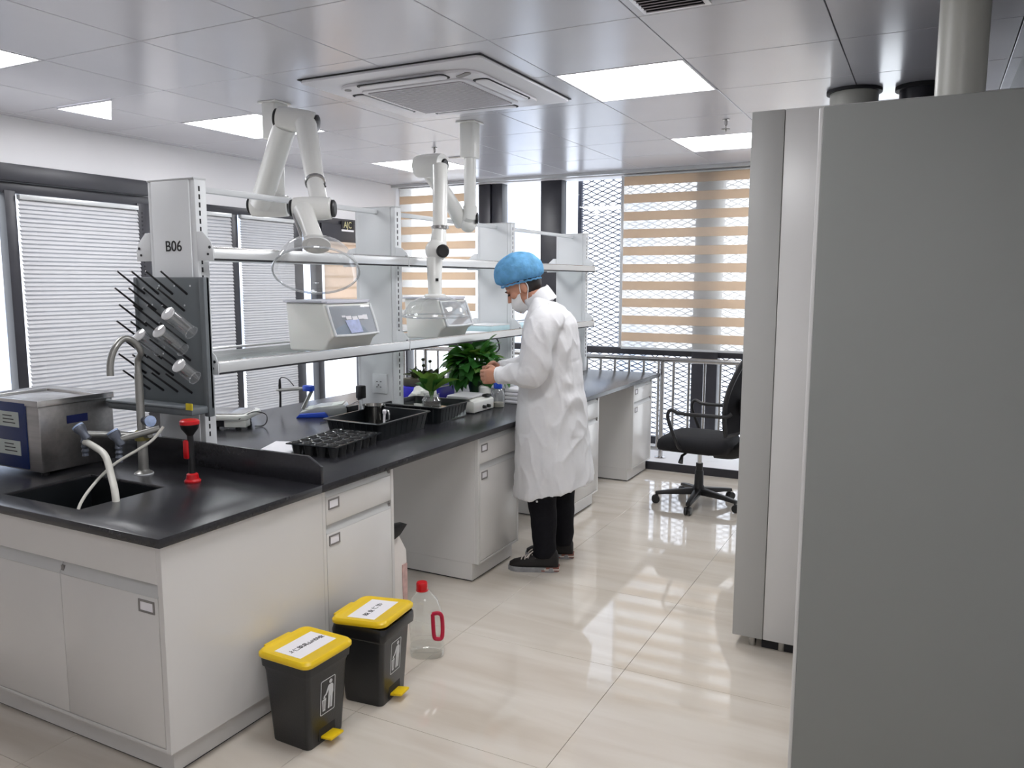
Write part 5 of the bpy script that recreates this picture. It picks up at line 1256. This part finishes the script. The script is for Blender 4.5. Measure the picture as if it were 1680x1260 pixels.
# mask
mk = MB(); rings = []
for i in range(11):
    u = i/10; ff = .080+.040*math.sin(min(1, u*1.05)*math.pi*.80)-.02*u; uu = -.012-.112*u
    ring = []
    for j in range(17):
        v = -1+2*j/16; wdt = .066-.014*abs(u-.35)-.020*max(0, u-.5); ang = v*1.25
        ring.append(H(-.005+(ff+.008)*math.cos(ang)**.75+(0 if u < .9 else -.004), math.sin(ang)*wdt*1.06+0, uu+.004*math.cos(ang)-.012*abs(v)*(1-2*u)))
    rings.append(ring)
mk.loft(rings, False, False, closed=False); inner = [[p-hf*.004 for p in r] for r in rings]; mk.loft(inner, False, False, closed=False)
mask = mk.build('face_mask', mask_mat, person, local=True, ang=70)
for s in (-1, 1):
    MB().tube(spline([H(.024, s*.068, -.022), H(.005, s*.080, .012), H(-.012, s*.084, .030), H(-.030, s*.082, .012), H(-.028, s*.079, -.02), H(.0, s*.074, -.055), H(.016, s*.066, -.078)], 5), .0028, 6).build('ear_loop', mask_mat, mask, local=True)

# lab coat: torso and sleeves joined into one cloth surface, with folds
ct_ = MB()
T = [(-.046, .445, .218, .265, .26), (-.043, .52, .212, .258, .22), (-.036, .64, .203, .245, .16), (-.026, .84, .188, .226, .06), (-.022, 1.0, .172, .215, 0), (-.018, 1.12, .162, .212, 0), (-.016, 1.25, .150, .208, 0), (-.014, 1.34, .138, .196, 0), (-.006, 1.405, .115, .165, -.1), (.012, 1.45, .088, .115, -.25), (.034, 1.482, .068, .080, -.40)]
ct_.loft([xr(c, 0, z, a, b, 40, 2.25, -ti) for c, z, a, b, ti in T])
def sleeve(s, el, wr):
    d = (wr-el).normalized()
    pts = [Vector((-.02, s*.130, 1.385)), Vector((.005, s*.195, 1.335)), Vector((.035, s*.235, 1.235)), Vector((.040, s*.252, 1.14)), el+Vector((.035, 0, -.012)), el.lerp(wr, .42)+Vector((.0, 0, -.006)), wr-d*.030, wr+d*.008]
    return limb(pts, [.085, .086, .082, .080, .074, .062, .050, .043], 22)
for s, el, wr in ((1, LEL, LWR), (-1, REL, RWR)):
    t = sleeve(s, el, wr); ct_.add(t.v, t.f)
cm = remeshed(ct_, .008, 4)
_nr = [Vector(q.vector) for q in cm.vertex_normals]
for vi, v in enumerate(cm.vertices):
    p = v.co.copy(); n3 = _nr[vi]; k = 0
    low = max(0, min(1, (1.15-p.z)/.6))
    k += .006*noise.noise(Vector((p.x*9, p.y*9, p.z*5)))+.003*noise.noise(Vector((p.x*24+5, p.y*24, p.z*14)))
    k += .009*low*math.sin(7*math.atan2(p.y, p.x+.03)+2.2*noise.noise(Vector((p.x*2, p.y*2, p.z*2)))+1)*max(0, (1.0-p.z))
    if p.z > .98 and p.z < 1.32 and abs(p.y) > .17: k += .005*math.sin((p.z*.75-p.x*.9)*58+4*noise.noise(p*5))*(.5+noise.noise(p*7))
    if .75 < p.z < 1.15 and abs(p.y) <= .2: k += .006*math.sin((p.z+p.x*.7)*34+5*noise.noise(p*4))*(.4+noise.noise(p*6))
    rg_ = (1-abs(noise.noise(Vector((p.x*7+3, p.y*7, p.z*3.0+.8*p.x*7)))))**5
    rg2 = (1-abs(noise.noise(Vector((p.x*13+9, p.y*13, p.z*7-p.x*9)))))**6
    k += (.010*rg_+.006*rg2)*(1 if p.z < 1.36 else max(0, 1-(p.z-1.36)*12))-.004
    q = p+n3*k; c_, s_ = math.cos(pn_rz), math.sin(pn_rz)
    gap = .005-(PLOC[0]+c_*q.x-s_*q.y)          # cloth pressed against the bench edge
    if gap > 0: w_ = max(0, min(1, (.90-q.z)/.08)); q = q+Vector((c_, -s_, 0))*gap*w_
    v.co = q
cm.materials.append(coat_mat)
coat = bpy.data.objects.new('lab_coat', cm); COL.objects.link(coat); coat.parent = person
cl = MB(); rings = []
for (k, h, off) in ((.98, -.012, 0), (1.0, .0, 0), (1.05, .032, 0), (1.09, .038, .003), (1.12, .028, .004), (1.13, .0, .004), (1.14, -.026, .004)):
    ring = []
    for j in range(29):
        a = math.radians(22+316*j/28)
        c = Vector((.050, 0, 1.462)); ux = Vector((.80, 0, -.60)); uz = Vector((.60, 0, .80))
        bk_ = .5-.5*math.cos(a)
        ring.append(c+ux*(math.cos(a)*.076*k)+Vector((0, math.sin(a)*.071*k, 0))+uz*(h*(1 if h > 0 else 1.6)+.004*math.sin(j*.9)))
    rings.append(ring)
cl.loft(rings, False, False, closed=False); cl.loft([[p-Vector((0, 0, .003)) for p in r] for r in rings], False, False, closed=False)
cl.build('collar', coat_mat, coat, local=True, ang=60)
for s, el, wr in ((1, LEL, LWR), (-1, REL, RWR)):
    d = (wr-el).normalized(); MB().lathe([(.040, -.006), (.045, -.004), (.046, .008), (.043, .012), (.039, .010)], wr+d*.002, d, 24, (False, False)).build('cuff', coat_mat, coat, local=True)
# trousers
tm = MB()
tm.loft([xr(-.02, 0, .78, .12, .16), xr(-.02, 0, .92, .125, .165)])
for s, hx, kx, ax in ((1, -.01, .018, .002), (-1, -.035, -.065, -.080)):
    t = limb([(hx, s*.088, .88), (hx, s*.098, .66), (kx, s*.105, .45), (kx*.6+ax*.4-.004, s*.108, .30), (ax, s*.108, .17), (ax+.004, s*.108, .078)], [.105, .098, .084, .072, .066, .062], 22); tm.add(t.v, t.f)
tmm = remeshed(tm, .008, 3)
_nr = [Vector(q.vector) for q in tmm.vertex_normals]
for vi, v in enumerate(tmm.vertices):
    p = v.co.copy(); v.co = p+_nr[vi]*(.004*noise.noise(Vector((p.x*12, p.y*12, p.z*18)))+.004*math.sin(p.z*70+p.x*20)*max(0, (.24-p.z)*4))
tmm.materials.append(trouser_mat)
tro = bpy.data.objects.new('trousers', tmm); COL.objects.link(tro); tro.parent = person
MB().ell((.035, .196, .405), .006, .003, .006, 8, 6).build('trouser_logo', icon_white, tro, local=True)
# shoes
def shoe(s, hx, y):
    sh = MB(); rings = []
    def sec(x, w_, z0, z1, dy=0): return [Vector((x, y+dy+math.cos(a)*w_, z0+(z1-z0)*(.5+.5*math.sin(a)) if math.sin(a) > 0 else z0+(z1-z0)*.5+(z1-z0)*.5*max(-1, math.sin(a)*1.6))) for a in [2*math.pi*k/20 for k in range(20)]]
    for (dx, w_, zt) in ((-.004, .022, .085), (.006, .034, .115), (.04, .040, .126), (.085, .040, .124), (.125, .041, .104), (.165, .044, .076), (.205, .044, .064), (.240, .038, .054), (.262, .022, .042)): rings.append(sec(hx+dx, w_, .018, zt))
    sh.loft(rings); o = sh.build('shoe', shoe_mat, person, local=True, ang=70)
    def outline(k, z, lift=0):
        pts = []
        for (dx, w_) in ((-.006, .012), (.0, .026), (.03, .038), (.09, .040), (.14, .044), (.19, .048), (.225, .046), (.252, .034), (.270, .010)): pts.append((hx+dx, w_))
        L = [Vector((x, y+w_*k, z)) for x, w_ in pts]; R = [Vector((x, y-w_*k, z)) for x, w_ in reversed(pts)]
        return L+R
    MB().loft([outline(1, 0), outline(1.02, .004), outline(1.02, .018), outline(.98, .026)]).build('sole', sole_grey, o, local=True)
    MB().loft([[v for v in r] for r in ([Vector((hx-.009, y-.030, z)), Vector((hx+.085, y-.0425, z)), Vector((hx+.085, y+.0425, z)), Vector((hx-.009, y+.030, z))] for z in (.006, .013))]).build('heel_stripe', sole_red, o, local=True)
    MB().loft([[v for v in r] for r in ([Vector((hx-.010, y-.031, z)), Vector((hx+.07, y-.043, z)), Vector((hx+.07, y+.043, z)), Vector((hx-.010, y+.031, z))] for z in (.013, .020))]).build('heel_stripe', sole_white, o, local=True)
    MB().loft([[v for v in r] for r in ([Vector((hx-.009, y-.029, z)), Vector((hx+.06, y-.0415, z)), Vector((hx+.06, y+.0415, z)), Vector((hx-.009, y+.029, z))] for z in (.020, .028))]).build('heel_stripe', sole_red, o, local=True)
    for k in range(5):
        x = hx+.105+k*.020; zt = .100-.0085*k
        MB().tube(spline([(x, y-.036, zt-.022), (x+.004, y-.016, zt+.001), (x+.010, y+.014, zt+.001), (x+.012, y+.036, zt-.024)], 4), .0038, 6).build('lace', sole_white, o, local=True)
    for q in (-1, 1): MB().tube(spline([(hx+.115, y, .104), (hx+.13, y+q*.02, .110), (hx+.15, y+q*.034, .098), (hx+.165, y+q*.046, .080)], 4), .0034, 6).build('lace', sole_white, o, local=True)
shoe(1, -.072, .112); shoe(-1, -.140, -.112)
